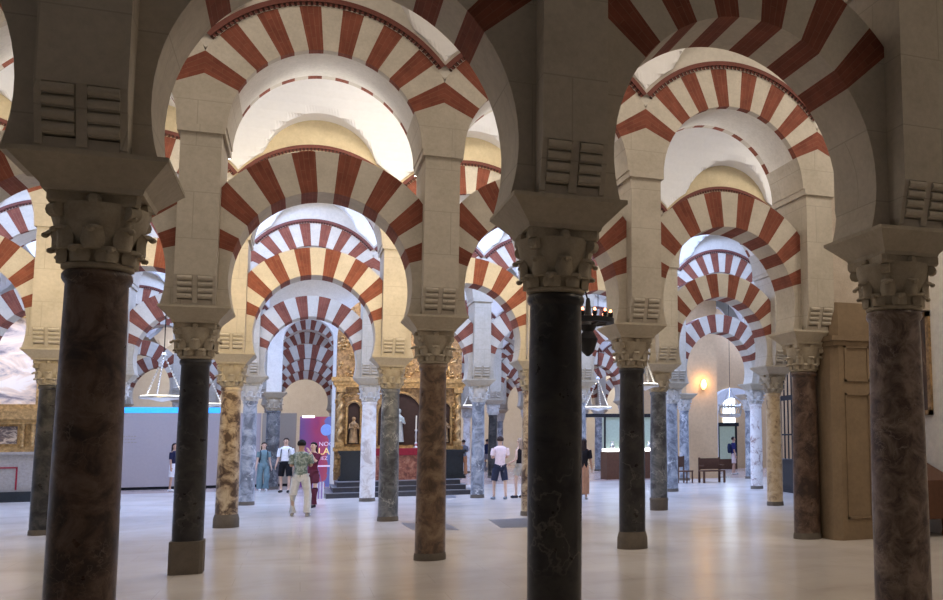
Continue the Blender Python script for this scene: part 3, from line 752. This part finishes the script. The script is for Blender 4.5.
for x, yy, h, w_ in ((.25, -.5, 1.05, 'tall silver candlestick with a white candle on the red altar cloth'), (-.62, -.5, .75, 'shorter silver candlestick on the altar cloth hidden by the dark column')):
    o = empty('candlestick', (AX+x+.2, AY+yy-.05, 1.45), 0, w_, 'candlestick')
    p = MB(); p.lathe([(.09, 0), (.09, .02), (.03, .07), (.05, .15), (.02, .2), (.035, h*.35), (.018, h*.5), (.05, h*.55), (.05, h*.57)], 12); part('stand', p, M['silver'], o, True)
    p = MB(); p.lathe([(.022, h*.57), (.02, h)], 8); part('candle', p, M['candle'], o, True)

# ------------------------------------------------------------------ hanging lamps
def ring_lamp(X, Y, z, r, label, ztop=8.9):
    t = empty('hanging_lamp', (X, Y, z), 0, label, 'lamp', None)
    p = MB(); p.lathe([(r, 0), (r+.015, .015), (r+.015, .05), (r-.01, .06), (r-.03, .03), (r*.6, -.01), (r*.2, -.05), (.02, -.07)], 28); part('dish', p, M['silver'], t, True)
    p = MB(); p.lathe([(r*.96, .061), (r*.96, .075)], 28); part('light_disc', p, M['whitelight'], t, True)
    for k in range(3):
        a = 2*PI*k/3+.4; n = 14; p = MB(); top = (0, 0, r*2.2)
        for q in range(n):
            f = (q+.5)/n; p.ball((r*math.cos(a)*(1-f), r*math.sin(a)*(1-f), .07+(top[2]-.07)*f), .026, 5)
        p.tube([(r*math.cos(a), r*math.sin(a), .06), top], .008, 5)
        part('chain', p, M['silver'], t, True)
    p = MB(); p.lathe([(.015, r*2.2-.02), (.07, r*2.2), (.05, r*2.2+.05), (.01, r*2.2+.08)], 10); part('crown', p, M['silver'], t, True)
    p = MB(); p.tube([(0, 0, r*2.2+.05), (0, 0, ztop-z)], .012, 5); part('suspension_rod', p, M['iron'], t)
for px, py, Y, r, lb in ((162, 399, 24.5, .46, 'round silver lamp hanging above the grey panels beside the black plinth column'),
    (205, 406, 30.0, .46, 'round silver lamp glimpsed between the black plinth column and the breccia column'),
    (598, 409, 28.9, .44, 'round silver lamp hanging over the display cases past the black column'),
    (645.5, 387, 18.4, .27, 'round silver lamp half behind the near black flared column'),
    (473, 407, 38.5, .42, 'round silver lamp hanging beyond the altarpiece behind the pale grey column')):
    p = atY(px, py, Y); ring_lamp(p.x, Y, p.z, r, lb)
p = atY(588, 324, 11.6); t = empty('votive_lamp', (p.x, 11.6, p.z), 0, 'black iron ring lamp with small red flames behind the black column', 'lamp')
q = MB(); q.lathe([(.30, 0), (.34, .01), (.34, .07), (.30, .08), (.26, .05), (.26, .02), (.30, 0)], 28, cap=False); part('ring', q, M['iron'], t, True)
q = MB(); q.lathe([(.02, -.42), (.08, -.36), (.13, -.2), (.07, -.1), (.12, -.02), (.05, .05), (.03, .3), (.02, .34)], 14); part('stem', q, M['iron'], t, True)
for k in range(4):
    a = k*PI/2+.3; q = MB(); q.tube([(.05*math.cos(a), .05*math.sin(a), -.02), (.3*math.cos(a), .3*math.sin(a), .03)], .02, 6); part('arm', q, M['iron'], t)
for k in range(12):
    a = 2*PI*k/12; q = MB(); q.lathe([(.012, .07), (.03, .09), (.034, .13), (.028, .14)], 8, (.3*math.cos(a), .3*math.sin(a))); cup = part('cup', q, M['iron'], t, True)
    q = MB(); q.ball((.3*math.cos(a), .3*math.sin(a), .158), .017, 6, 0, (1, 1, 1.5)); part('flame', q, M['flame'], cup, True)
q = MB(); q.tube([(0, 0, .3), (-.32, 0, 1.5), (-.9, 0, 3.9), (-1.55, 0, 6.55)], .012, 5); part('suspension_rod', q, M['iron'], t)

# ------------------------------------------------------------------ iron grille, beige wall, bench, cases, far window
t = empty('iron_grille', (0, 0, 0), 0, 'black iron chapel grille of tall thin bars beside the tan speckled column', 'grille')
ga, gb = Vector((18.75, 27.1, 0)), Vector((18.25, 22.6, 0)); gd = (gb-ga); L = gd.length; u = gd.normalized(); nrm = Vector((-u.y, u.x, 0))
def obox(p, s0, s1, w_, z0, z1):
    a, b = ga+u*s0, ga+u*s1
    R = [[tuple(a+nrm*w_+Vector((0, 0, z))), tuple(b+nrm*w_+Vector((0, 0, z))), tuple(b-nrm*w_+Vector((0, 0, z))), tuple(a-nrm*w_+Vector((0, 0, z)))] for z in (z0, z1)]
    p.rings(R)
p = MB(); obox(p, 0, L, .12, 0, .95); obox(p, -.02, L+.02, .15, .95, 1.02); obox(p, -.02, L+.02, .15, 0, .12); part('base_panel', p, M['iron'], t)
p = MB(); obox(p, 0, L, .04, 2.85, 3.0); part('rail', p, M['iron'], t); p = MB(); obox(p, 0, L, .03, 4.1, 4.2); part('rail', p, M['iron'], t); p = MB(); obox(p, 0, L, .03, 1.75, 1.80); part('rail', p, M['iron'], t)
k = 0.1
while k < L:
    p = MB(); obox(p, k-.018, k+.018, .018, 1.02, 4.3); part('bar', p, M['iron'], t); k += .30
# beige wall with a warm lamp
xw0, xw1 = atY(687, 450, 36.3).x, atY(718, 450, 36.3).x
mb = MB(); mb.box(xw0-.0, xw1, 36.3, 37.3, 0, 8.8); structure('wall_beige', mb, [M['beige']])
p = atY(706, 382, 35.9); p_l = p; t = empty('wall_lamp', (p.x, 36.15, p.z-.2), 0, 'glowing amber lamp on the beige wall above the bench', 'lamp')
q = MB(); q.lathe([(.05, -.1), (.12, 0), (.13, .1), (.08, .28), (.03, .32)], 12); part('shade', q, M['warmglow'], t, True)
q = MB(); q.box(-.03, .03, 0, .15, -.02, .03); part('bracket', q, M['iron'], t)
pb = ground(712, 482.5); t = empty('wooden_bench', (pb.x, pb.y, 0), .0, 'dark wooden bench with a high back against the beige wall', 'bench')
q = MB(); q.box(-.45, .45, -.25, .25, .42, .47); part('seat', q, M['wood'], t)
q = MB(); q.box(-.45, .45, .22, .27, .5, .92); part('backrest', q, M['wood'], t)
for x in (-.42, .42):
    for y in (-.22, .24): q = MB(); q.box(x-.035, x+.035, y-.03, y+.03, 0, .42 if y < 0 else .95); part('leg', q, M['wood'], t)
    q = MB(); q.box(x-.03, x+.03, -.24, .24, .62, .67); part('armrest', q, M['wood'], t)
pb = ground(685.5, 483); t = empty('wooden_chair', (pb.x, pb.y, 0), .6, 'small dark wooden chair behind the blue grey column by the bench', 'chair')
q = MB(); q.box(-.22, .22, -.22, .22, .42, .47); part('seat', q, M['wood'], t); q = MB(); q.box(-.22, .22, .19, .22, .6, 1.0); part('backrest', q, M['wood'], t)
for x in (-.19, .19):
    for y in (-.19, .2): q = MB(); q.box(x-.02, x+.02, y-.02, y+.02, 0, .42 if y < 0 else 1.02); part('leg', q, M['wood'], t)
# display counters
pb = ground(612, 479)
t = empty('display_case', (pb.x+.75, pb.y, 0), 0, 'glazed display case with pale objects on a dark wooden counter', 'display case')
q = MB(); q.box(-1.1, 1.2, -.4, .5, 0, 1.15); part('counter', q, M['wood'], t)
q = MB(); q.box(-1.05, 1.15, -.35, .45, 1.15, 1.28); part('lit_shelf', q, M['whitelight'], t)
q = MB(); q.box(-1.05, 1.15, .0, .45, 1.28, 2.6); part('glass_back', q, M['glass_teal'], t)
q = MB()
for x in (-1.08, 0, 1.15): q.box(x-.03, x+.03, -.1, 0, 1.28, 2.62)
q.box(-2.2, 1.4, -.1, .0, 2.6, 2.75); part('frame', q, M['iron'], t)
for x, h in ((-.8, .3), (-.4, .45), (.1, .25), (.5, .5), (.85, .3)):
    q = MB(); q.lathe([(.10, 0), (.12, h*.3), (.05, h*.75), (.08, h)], 10); o = part('silver_vessel', q, M['silver'], None, True, (pb.x+.75+x, pb.y-.2, 1.28))
    tag(o, 'small silver vessel shown on the lit shelf of the display case', 'vessel', 'silver vessels in the display case')
pb = ground(730, 470.5)
t = empty('glass_cabinet', (pb.x, pb.y+2.2, 0), 0, 'lit glass cabinet with dark top behind the man with the backpack', 'cabinet')
q = MB(); q.box(-1.2, 1.3, -.4, .4, 0, .55); part('wooden_base', q, M['wood'], t)
q = MB(); q.box(-1.15, 1.25, -.35, .35, .55, 2.3); part('glass', q, M['glass_teal'], t)
q = MB(); q.box(-1.3, 1.4, -.45, .45, 2.3, 2.5); part('top', q, M['iron'], t)
for x in (-1.15, .2, 1.25): q = MB(); q.box(x-.05, x+.05, -.42, -.34, .55, 2.3); part('post', q, M['iron'], t)
# far wall with the bright arched window
WYY = 47.
xl, xr = atY(716, 430, WYY).x, atY(762, 430, WYY).x
mb = MB(); mb.box(xl-4.5, xr+4, WYY, WYY+.4, 0, 9.5); structure('wall_window', mb, [M['beige']])
a_, b_ = atY(723, 424, WYY), atY(734, 392, WYY)
mb = MB(); w_ = (b_.x-a_.x)/2; xc_ = (a_.x+b_.x)/2
P = [(xc_-w_, a_.z), (xc_+w_, a_.z)]+[(xc_+w_*math.cos(PI*k/12), b_.z-w_*.6+w_*math.sin(PI*k/12)) for k in range(13)]
mb.prism(P, WYY-.08, WYY-.02); structure('window_1', mb, [M['window']])
def band(xc, z, r0, r1, y0, y1, mats, name, label, cat):
    mb = MB(); n = 15
    for k in range(n):
        a, b = PI*k/n, PI*(k+1)/n
        R = [(xc+r0*math.cos(a), z+r0*math.sin(a)), (xc+r1*math.cos(a), z+r1*math.sin(a)), (xc+r1*math.cos(b), z+r1*math.sin(b)), (xc+r0*math.cos(b), z+r0*math.sin(b))]
        mb.prism(R, y0, y1, k % 2 if len(mats) > 1 else 0)
    o = link(name, mb.mesh(name, mats)); tag(o, label, cat); return o
p0 = atY(733, 412, 44.); t = band(p0.x, p0.z-.2, .95, 1.45, 43.8, 44.3, [M['cool']], 'plaster_arch', 'smooth pale blue white arch above the bright far window', 'arch')
for s_ in (-1, 1): q = MB(); q.box(p0.x+s_*1.2-.25, p0.x+s_*1.2+.25, 43.8, 44.3, 0, p0.z-.2); part('jamb', q, M['cool'], t)
# silver hanging chandelier
p0 = atY(730, 412, 38.6); t = empty('silver_chandelier', (p0.x, 38.6, p0.z), 0, 'round silver openwork chandelier hanging before the bright window', 'chandelier')
q = MB(); q.lathe([(.35, -.25), (.48, -.2), (.5, -.1), (.46, -.08), (.3, -.15)], 20); part('bowl', q, M['silver'], t, True)
q = MB(); q.lathe([(.46, .2), (.5, .22), (.5, .27), (.46, .29)], 20); part('ring', q, M['silver'], t, True)
for k in range(10):
    a = 2*PI*k/10; q = MB(); q.tube([(.48*math.cos(a), .48*math.sin(a), -.12), (.52*math.cos(a), .52*math.sin(a), .05), (.48*math.cos(a), .48*math.sin(a), .22)], .025, 5); q.ball((.5*math.cos(a), .5*math.sin(a), .33), .05, 6); part('branch', q, M['silver'], t, True)
for k in range(3):
    a = 2*PI*k/3; q = MB(); q.tube([(.46*math.cos(a), .46*math.sin(a), .25), (0, 0, 1.1)], .012, 5); part('chain', q, M['silver'], t)
q = MB(); q.tube([(0, 0, 1.1), (0, 0, 6.)], .012, 5); part('suspension_rod', q, M['iron'], t)
# dark grave slabs let into the floor
for k, (P, lb) in enumerate(([((401, 523), (447, 523), (459, 530), (412, 530)), 'dark grey slab in the floor behind the reddish brown column'], [((489, 520), (526, 518), (530, 527), (501, 528)), 'dark grey slab in the floor beside the black centre column'],
        [((444, 495.5), (455, 495.5), (457, 498), (446, 498)), 'small dark grey slab in the floor near the altar steps'])):
    q = MB(); g_ = [ground(*p) for p in P]; q.rings([[(v.x, v.y, z) for v in g_] for z in (-.01, .004)])
    tag(link('floor_slab', q.mesh('floor_slab', [M['steptop']])), lb, 'slab')

# ------------------------------------------------------------------ people
def skin_mesh(name, joints, edges, mat, sub=2):
    names = list(joints); idx = {n: k for k, n in enumerate(names)}
    me = bpy.data.meshes.new(name); me.from_pydata([joints[n][0] for n in names], [(idx[a], idx[b]) for a, b in edges], [])
    o = bpy.data.objects.new(name, me); C.objects.link(o)
    o.modifiers.new('s', 'SKIN'); sv = me.skin_vertices[0].data
    for n in names:
        r = joints[n][1]; sv[idx[n]].radius = (r, r) if not isinstance(r, tuple) else r; sv[idx[n]].use_root = (n == names[0])
    m = o.modifiers.new('d', 'SUBSURF'); m.levels = sub; m.render_levels = sub
    dg = bpy.context.evaluated_depsgraph_get(); dg.update()
    nm = bpy.data.meshes.new_from_object(o.evaluated_get(dg)); bpy.data.objects.remove(o)
    nm.materials.clear(); nm.materials.append(mat)
    for p in nm.polygons: p.use_smooth = True
    return nm
PM = {}
def pm(c, rough=.85):
    if c not in PM: PM[c] = plain('cloth %d' % len(PM), c, rough, .15, var=.1)
    return PM[c]
def camo():
    m, nt, b, tc, g = base_mat('leaf print shirt', .85); n = noise(nt, tc.outputs['Object'], 9, 3, .6, .5)
    nt.links.new(ramp(nt, n, [(.4, (.11, .15, .13)), (.48, (.20, .25, .21)), (.55, (.38, .42, .39)), (.62, (.15, .20, .18))]), b.inputs['Base Color']); return m
SKIN = (.50, .30, .21); SKIN2 = (.62, .42, .32)
def person(pos, rz, h, label, skin, hair, top, bottom, shoes=(.05, .05, .05), longhair=False, sleeve=.5, legs='short', arms='down', stance=.1, skirt=False, pack=None, female=False, shirtmat=None):
    t = empty('person', (pos[0], pos[1], 0), rz, label, 'person'); k = h/1.75
    def V(x, y, z): return (x*k, y*k, z*k)
    sh = .185 if not female else .165
    hp = .095; st = stance
    hands = {'down': ((.06, -.02, 1.12), (.05, -.06, .86)), 'fold': ((.07, -.02, 1.16), (-.13, -.20, 1.20)), 'up': ((.05, -.20, 1.24), (-.06, -.30, 1.48)), 'hip': ((.12, .04, 1.14), (.0, -.12, 1.02)), 'bag': ((.05, -.02, 1.12), (.03, -.10, .88))}
    J = {'pelvis': (V(0, 0, .94), .09*k), 'waist': (V(0, .0, 1.08), .085*k), 'chest': (V(0, .01, 1.28), .095*k), 'neckb': (V(0, .02, 1.45), .06*k), 'neck': (V(0, .01, 1.52), .052*k),
         'headb': (V(0, -.005, 1.59), .072*k), 'head': (V(0, -.005, 1.67), .085*k), 'crown': (V(0, .0, 1.73), .055*k)}
    E_ = [('pelvis', 'waist'), ('waist', 'chest'), ('chest', 'neckb'), ('neckb', 'neck'), ('neck', 'headb'), ('headb', 'head'), ('head', 'crown')]
    for s, a in ((-1, 'l'), (1, 'r')):
        el, hd = hands[arms]
        ex, hx = s*(sh+.02+el[0]*.35), s*(sh+el[0]+ (hd[0] if arms in ('fold', 'up') else hd[0]*.6))
        if arms in ('fold', 'up'): hx = s*abs(sh+hd[0])
        J['sh'+a] = (V(s*sh, .015, 1.40), .044*k); J['el'+a] = (V(ex, el[1]+.02, el[2]), .04*k); J['wr'+a] = (V(hx, hd[1], hd[2]+.02), .027*k)
        d = Vector((hx-ex, hd[1]-el[1]-.02, hd[2]-el[2])).normalized()
        J['pa'+a] = (tuple((Vector((hx, hd[1], hd[2]+.02))+d*.07)*k), (.034*k, .018*k))
        E_ += [('neckb', 'sh'+a), ('sh'+a, 'el'+a), ('el'+a, 'wr'+a), ('wr'+a, 'pa'+a)]
        st2 = s*st; fw = .06*s if legs != 'together' else 0
        J['hi'+a] = (V(s*hp, 0, .88), .072*k); J['kn'+a] = (V(s*(hp+st)/1.6, -.01-fw*.5, .50), .05*k); J['an'+a] = (V(st2, .02-fw, .09), .037*k)
        J['toe'+a] = (V(st2*1.1, -.13-fw, .035), .03*k)
        E_ += [('pelvis', 'hi'+a), ('hi'+a, 'kn'+a), ('kn'+a, 'an'+a), ('an'+a, 'toe'+a)]
    body = link('body', skin_mesh('body', J, E_, pm(skin, .6)), t)
    # fingers and thumb
    for a, s in (('l', -1), ('r', 1)):
        P0 = Vector(J['pa'+a][0]); W0 = Vector(J['wr'+a][0]); d = (P0-W0).normalized(); sd = Vector((0, 1, 0)) if abs(d.y) < .7 else Vector((0, 0, 1)); sd = (sd-d*sd.dot(d)).normalized()
        q = MB()
        for f, (o_, ln) in enumerate(((-.026, .065), (-.009, .078), (.009, .073), (.025, .055))):
            c0 = P0+sd*o_*k; cv = Vector((-s*.25, 0, 0)); q.tube([c0-d*.02*k, c0+d*ln*.6*k, c0+(d+cv).normalized()*ln*1.1*k], [.010*k, .009*k, .007*k], 6)
        c0 = W0+d*.03*k-sd*.03*k; q.tube([c0, c0-sd*.025*k+d*.025*k, c0-sd*.03*k+d*.055*k], [.012*k, .011*k, .008*k], 6)
        part('hand', q, pm(skin, .6), t, True)
    # face
    q = MB(); q.tube([V(0, -.083, 1.675), V(0, -.108, 1.648), V(0, -.088, 1.637)], [.009*k, .014*k, .008*k], 6)
    for s in (-1, 1): q.ball(V(s*.085, 0, 1.655), .022*k, 6, 0, (.5, .8, 1.3))
    part('nose_and_ears', q, pm(skin, .6), t, True)
    for s in (-1, 1): q = MB(); q.ball(V(s*.031, -.079, 1.672), .011*k, 6); part('eye', q, pm((.03, .02, .02), .3), t, True)
    q = MB(); q.tube([V(-.025, -.080, 1.605), V(0, -.088, 1.603), V(.025, -.080, 1.605)], .006*k, 5); part('mouth', q, pm((.4, .12, .1), .5), t, True)
    # hair: cap over the skull, down the back when long
    q = MB(); n = 14; rs = []
    for a in range(0, 8):
        el = rad(90-a*17); rr = .098*math.cos(el); z = 1.675+.098*math.sin(el)
        rs.append([V(rr*math.cos(b), (rr*1.08*math.sin(b)+.012 if math.sin(b) > -.3 or a < 4 else rr*.3*math.sin(b)+.012), z) for b in [2*PI*w/n for w in range(n)]])
    rs[0] = [V(.004*math.cos(2*PI*w/n), .012+.004*math.sin(2*PI*w/n), 1.775) for w in range(n)]
    q.rings(rs)
    if longhair:
        q.rings([[V(.085*w_*math.cos(b), .06+.05*math.sin(b), z) for b in [2*PI*w/12 for w in range(12)]] for z, w_ in ((1.70, 1.), (1.6, 1.1), (1.48, 1.15), (1.38, .9), (1.30, .4))])
    part('hair', q, pm(hair, .7), t, True)
    # clothes, grown over the same joints
    def cloth(name, js, es, add, mat, ends={}):
        JJ = {}
        for n in js:
            p, r = J[n]; r = r[0] if isinstance(r, tuple) else r
            if n in ends: p = tuple(Vector(p).lerp(Vector(J[ends[n][0]][0]), ends[n][1]))
            JJ[n] = (p, r+add*k)
        return link(name, skin_mesh(name, JJ, [e for e in es], mat), t)
    tm = shirtmat or pm(top)
    q = MB(); prof = [(.145, .115, .90), (.148, .118, 1.0), (.138, .108, 1.1), (.158, .120, 1.22), (.182, .125, 1.34), (sh+.02, .108, 1.40), (sh-.005, .10, 1.445), (.11, .08, 1.48), (.065, .062, 1.495)]
    if female: prof = [(.140, .115, .92), (.135, .11, 1.0), (.12, .10, 1.08), (.142, .125, 1.24), (.158, .12, 1.34), (sh+.014, .098, 1.40), (sh-.01, .09, 1.44), (.10, .075, 1.475), (.062, .06, 1.49)]
    q.rings([[V(a*math.cos(u_)*(1.0), b*math.sin(u_)+.01, z) for u_ in [2*PI*w/20 for w in range(20)]] for a, b, z in prof])
    part('shirt', q, tm, t, True)
    if sleeve > 0:
        for a in 'lr':
            A0, A1, A2 = Vector(J['sh'+a][0]), Vector(J['el'+a][0]), Vector(J['wr'+a][0]); ln = sleeve
            pts = [A0+(A0-A1)*.08, A0.lerp(A1, .35), A0.lerp(A1, min(1, ln*1.6))]; rr = [.066*k, .070*k, .064*k]
            if ln > .7: pts += [A1.lerp(A2, .9)]; rr = [.066*k, .060*k, .052*k, .040*k]
            q = MB(); q.tube(pts, rr, 12); part('sleeve', q, tm, t, True)
    bm_ = pm(bottom)
    if skirt:
        q = MB(); q.rings([[V(a*math.cos(u_)*(1+.04*math.cos(7*u_)), b*math.sin(u_)*(1+.04*math.cos(7*u_))+.0, z) for u_ in [2*PI*w/28 for w in range(28)]] for a, b, z in ((.17, .14, .16), (.175, .145, .4), (.17, .14, .7), (.155, .13, .9), (.125, .11, 1.04))]); part('skirt', q, bm_, t, True)
    else:
        for a, s in (('l', -1), ('r', 1)):
            H, K, N = Vector(J['hi'+a][0]), Vector(J['kn'+a][0]), Vector(J['an'+a][0]); up = H+Vector((0, 0, .1*k))
            if legs == 'short': pts, rr = [up, H, H.lerp(K, .5), H.lerp(K, .92)], [.10*k, .105*k, .10*k, .092*k]
            elif legs == 'mini': pts, rr = [up, H, H.lerp(K, .35), H.lerp(K, .55)], [.10*k, .105*k, .10*k, .098*k]
            elif legs == 'wide': pts, rr = [up, H, K, N+Vector((0, 0, .0))], [.10*k, .105*k, .105*k, .115*k]
            else: pts, rr = [up, H, H.lerp(K, .5), K, N+Vector((0, 0, .0))], [.10*k, .105*k, .096*k, .086*k, .086*k]
            q = MB(); q.tube(pts, rr, 14); part('trouser_leg', q, bm_, t, True)
        q = MB(); q.rings([[V(a*math.cos(u_), b*math.sin(u_)+.005, z) for u_ in [2*PI*w/18 for w in range(18)]] for a, b, z in ((.06, .08, .80), (.165, .12, .86), (.162, .122, .95), (.142, .112, 1.02))]); part('waistband', q, bm_, t, True)
    for a in 'lr':
        N, T = Vector(J['an'+a][0]), Vector(J['toe'+a][0]); q = MB()
        q.tube([Vector((N.x, N.y+.045*k, .042*k)), Vector((N.x, N.y-.02*k, .05*k)), Vector((T.x, T.y+.02*k, .04*k)), Vector((T.x*1.02, T.y-.045*k, .034*k))], [.038*k, .045*k, .044*k, .028*k], 10)
        part('shoe', q, pm(shoes, .6), t, True)
    if pack:
        q = MB(); q.rings([[V(a*math.cos(u_), .20+b*math.sin(u_), z) for u_ in [2*PI*w/14 for w in range(14)]] for a, b, z in ((.11, .06, 1.0), (.15, .09, 1.08), (.15, .10, 1.25), (.13, .08, 1.40), (.07, .04, 1.45))]); part('backpack', q, pm(pack), t, True)
        for s in (-1, 1): q = MB(); q.tube([V(s*.11, .12, 1.44), V(s*.12, .0, 1.475), V(s*.115, -.115, 1.36), V(s*.13, -.10, 1.12)], .016*k, 6); part('strap', q, pm(pack), t)
    return t
def at(px, py): g_ = ground(px, py); return (g_.x, g_.y)
person(at(262.5, 491), rad(10), 1.66, 'woman in a loose light blue jumpsuit with long dark hair beside the grey column', SKIN2, (.04, .025, .02), (.16, .25, .27), (.16, .25, .28), (.7, .7, .7), True, .4, 'wide', 'down', .09, female=True, pack=(.03, .03, .04))
person(at(284.5, 492.5), rad(-14), 1.80, 'man in a white short sleeved shirt and black shorts with a backpack', SKIN2, (.05, .03, .02), (.80, .82, .86), (.012, .012, .015), (.03, .03, .03), False, .55, 'short', 'down', .13, pack=(.02, .03, .05))
person(at(299.5, 516.5), rad(172), 1.72, 'man in a green leaf print shirt and white trousers seen from behind', SKIN, (.012, .01, .01), (.2, .3, .2), (.62, .60, .55), (.45, .42, .38), False, .5, 'long', 'fold', .17, shirtmat=camo())
person(at(311.5, 507.5), rad(-35), 1.66, 'woman in a maroon top and dark leggings holding a striped bag', SKIN2, (.012, .01, .012), (.10, .015, .03), (.12, .03, .05), (.05, .04, .04), True, .5, 'long', 'up', .09, female=True)
g_ = at(316.5, 505.5); t = empty('striped_bag', (g_[0], g_[1], .0), .3, 'lavender and white striped bag held by the woman in maroon', 'bag')
q = MB()
for k_ in range(8): q.box(-.16+.04*k_, -.12+.04*k_, -.07, .07, .18, .62, k_ % 2)
part('bag_body', q, [pm((.35, .25, .5)), pm((.7, .68, .75))], t)
q = MB(); q.tube([(-.1, 0, .62), (-.07, 0, .85), (-.02, 0, 1.05), (.05, 0, .85), (.1, 0, .62)], .012, 6); part('handle', q, pm((.3, .2, .4)), t)
person(at(499.5, 499.5), rad(186), 1.78, 'man in a pale pink shirt and navy shorts seen from behind', SKIN2, (.05, .03, .025), (.82, .66, .66), (.03, .035, .06), (.25, .27, .3), False, .0 if False else .45, 'short', 'fold', .15)
person(at(519.5, 498), rad(215), 1.72, 'woman in a black sleeveless top and floral shorts beside the rough tan column', SKIN2, (.30, .22, .16), (.015, .012, .015), (.42, .38, .32), (.02, .02, .03), True, .0, 'mini', 'hip', .10, female=True)
person(at(583.5, 499.5), rad(160), 1.70, 'woman in a black top and long tan skirt behind the black column', SKIN, (.03, .02, .02), (.012, .01, .012), (.42, .22, .13), (.4, .36, .33), True, .5, 'short', 'bag', .08, skirt=True, female=True)
person(at(734, 474.5), rad(70), 1.72, 'man in a navy shirt and pale shorts walking with a backpack', SKIN, (.03, .02, .02), (.03, .03, .12), (.66, .52, .5), (.5, .45, .42), False, .5, 'short', 'down', .16, pack=(.02, .03, .07))
person(at(173, 491.5), rad(60), 1.66, 'person in a dark top and white shorts half behind the black plinth column', SKIN, (.03, .02, .02), (.02, .02, .05), (.75, .73, .75), (.8, .8, .8), True, .5, 'short', 'down', .08, female=True)
person(at(463, 475.5), rad(200), 1.7, 'person in a grey shirt and orange trousers beyond the altar steps', SKIN, (.03, .02, .02), (.16, .17, .2), (.50, .24, .12), (.3, .2, .15), False, .5, 'long', 'fold', .1)
person(at(487, 471.5), rad(150), 1.72, 'person in a dark blue shirt beyond the pale grey column', SKIN, (.03, .02, .02), (.02, .03, .08), (.3, .28, .3), (.3, .3, .3), False, .5, 'long', 'down', .1)

g_ = ground(598.5, 471); free_column(g_.x, g_.y, .2, 'sh_grey', 'slim grey blue column beside the display case counter')

AMBER = (p_l.x, 35.9, p_l.z)


# ------------------------------------------------------------------ light
def area(name, loc, rot, sx, sy, e, col, spread=180):
    l = bpy.data.lights.new(name, 'AREA'); l.shape = 'RECTANGLE'; l.size = sx; l.size_y = sy; l.energy = e; l.color = col
    try: l.spread = rad(spread)
    except Exception: pass
    o = bpy.data.objects.new(name, l); C.objects.link(o); o.location = loc; o.rotation_euler = rot; return o
WARM = (1., .74, .42); COOL = (.41, .56, 1.); NEU = (1., .90, .78)
# area lights at the vault crowns: cool ones for skylights, warm ones added fill
def crown_lights(k, js, e, col, z=9.2, s=2.2):
    for j in js: area('crown_light', (cx(j), ry(k)+B_/2, z), (0, 0, 0), s, s, e, col)
WRM0 = (1., .80, .60)
crown_lights(0, (4.6,), 165, WRM0)  # added fill for the nearest arcade, no skylight there
crown_lights(1, (-1, 1, 3), 72, (1., .87, .74)); crown_lights(1, (4.3,), 130, (1., .9, .8), 9.2, 1.)  # added fill, with an extra light for the white side wall
crown_lights(2, (-1, 2, 5), 190, NEU)
crown_lights(3, (-1, 1, 3, 5, 7), 430, COOL)
crown_lights(4, (-1, 1, 3, 5, 7), 560, COOL)
crown_lights(5, (0, 3, 6, 9), 450, COOL)
crown_lights(6, (0, 3, 6, 9), 450, COOL)
crown_lights(7, (0, 4, 8), 450, COOL)
crown_lights(8, (0, 4, 8), 450, NEU)  # added to light the end wall
# warm fill lights added to brighten the two altars
area('altar_fill', (-5.2, 31.4, 5.6), (rad(48), 0, 0), 2., .2, 70, (1., .78, .5))
area('altar_fill', (7.5, 29.6, 6.4), (rad(50), 0, 0), 2., .2, 110, (1., .82, .6))
# unseen lights added behind the piers, aimed up at the next arcade
def flood(i, js, e, col, tilt=125, z=5.2, spread=180):
    for j in js: area('hidden_flood', (cx(j), ry(i)+.70, z), (rad(tilt), 0, 0), .3, .25, e, col, spread)
flood(1, (1, 2, 3), 18, (1., .87, .74))
flood(2, (0, 1, 2, 3), 36, (1., .78, .46), 88, 5.0, 75)
flood(2, (0, 1, 2, 3), 54, (1., .97, .93), 160, 5.5)
flood(3, (0, 2, 4), 60, (.8, .88, 1.))
area('amber_lamp_light', AMBER, (rad(80), 0, 0), .3, .3, 10, (1., .6, .22))
w = bpy.data.worlds.new('World'); S.world = w; w.use_nodes = True
w.node_tree.nodes['Background'].inputs[0].default_value = (.55, .6, .7, 1); w.node_tree.nodes['Background'].inputs[1].default_value = .3
S.view_settings.view_transform = 'Standard'; S.view_settings.look = 'None'; S.view_settings.exposure = 0; S.view_settings.gamma = 1
S.view_settings.use_curve_mapping = False
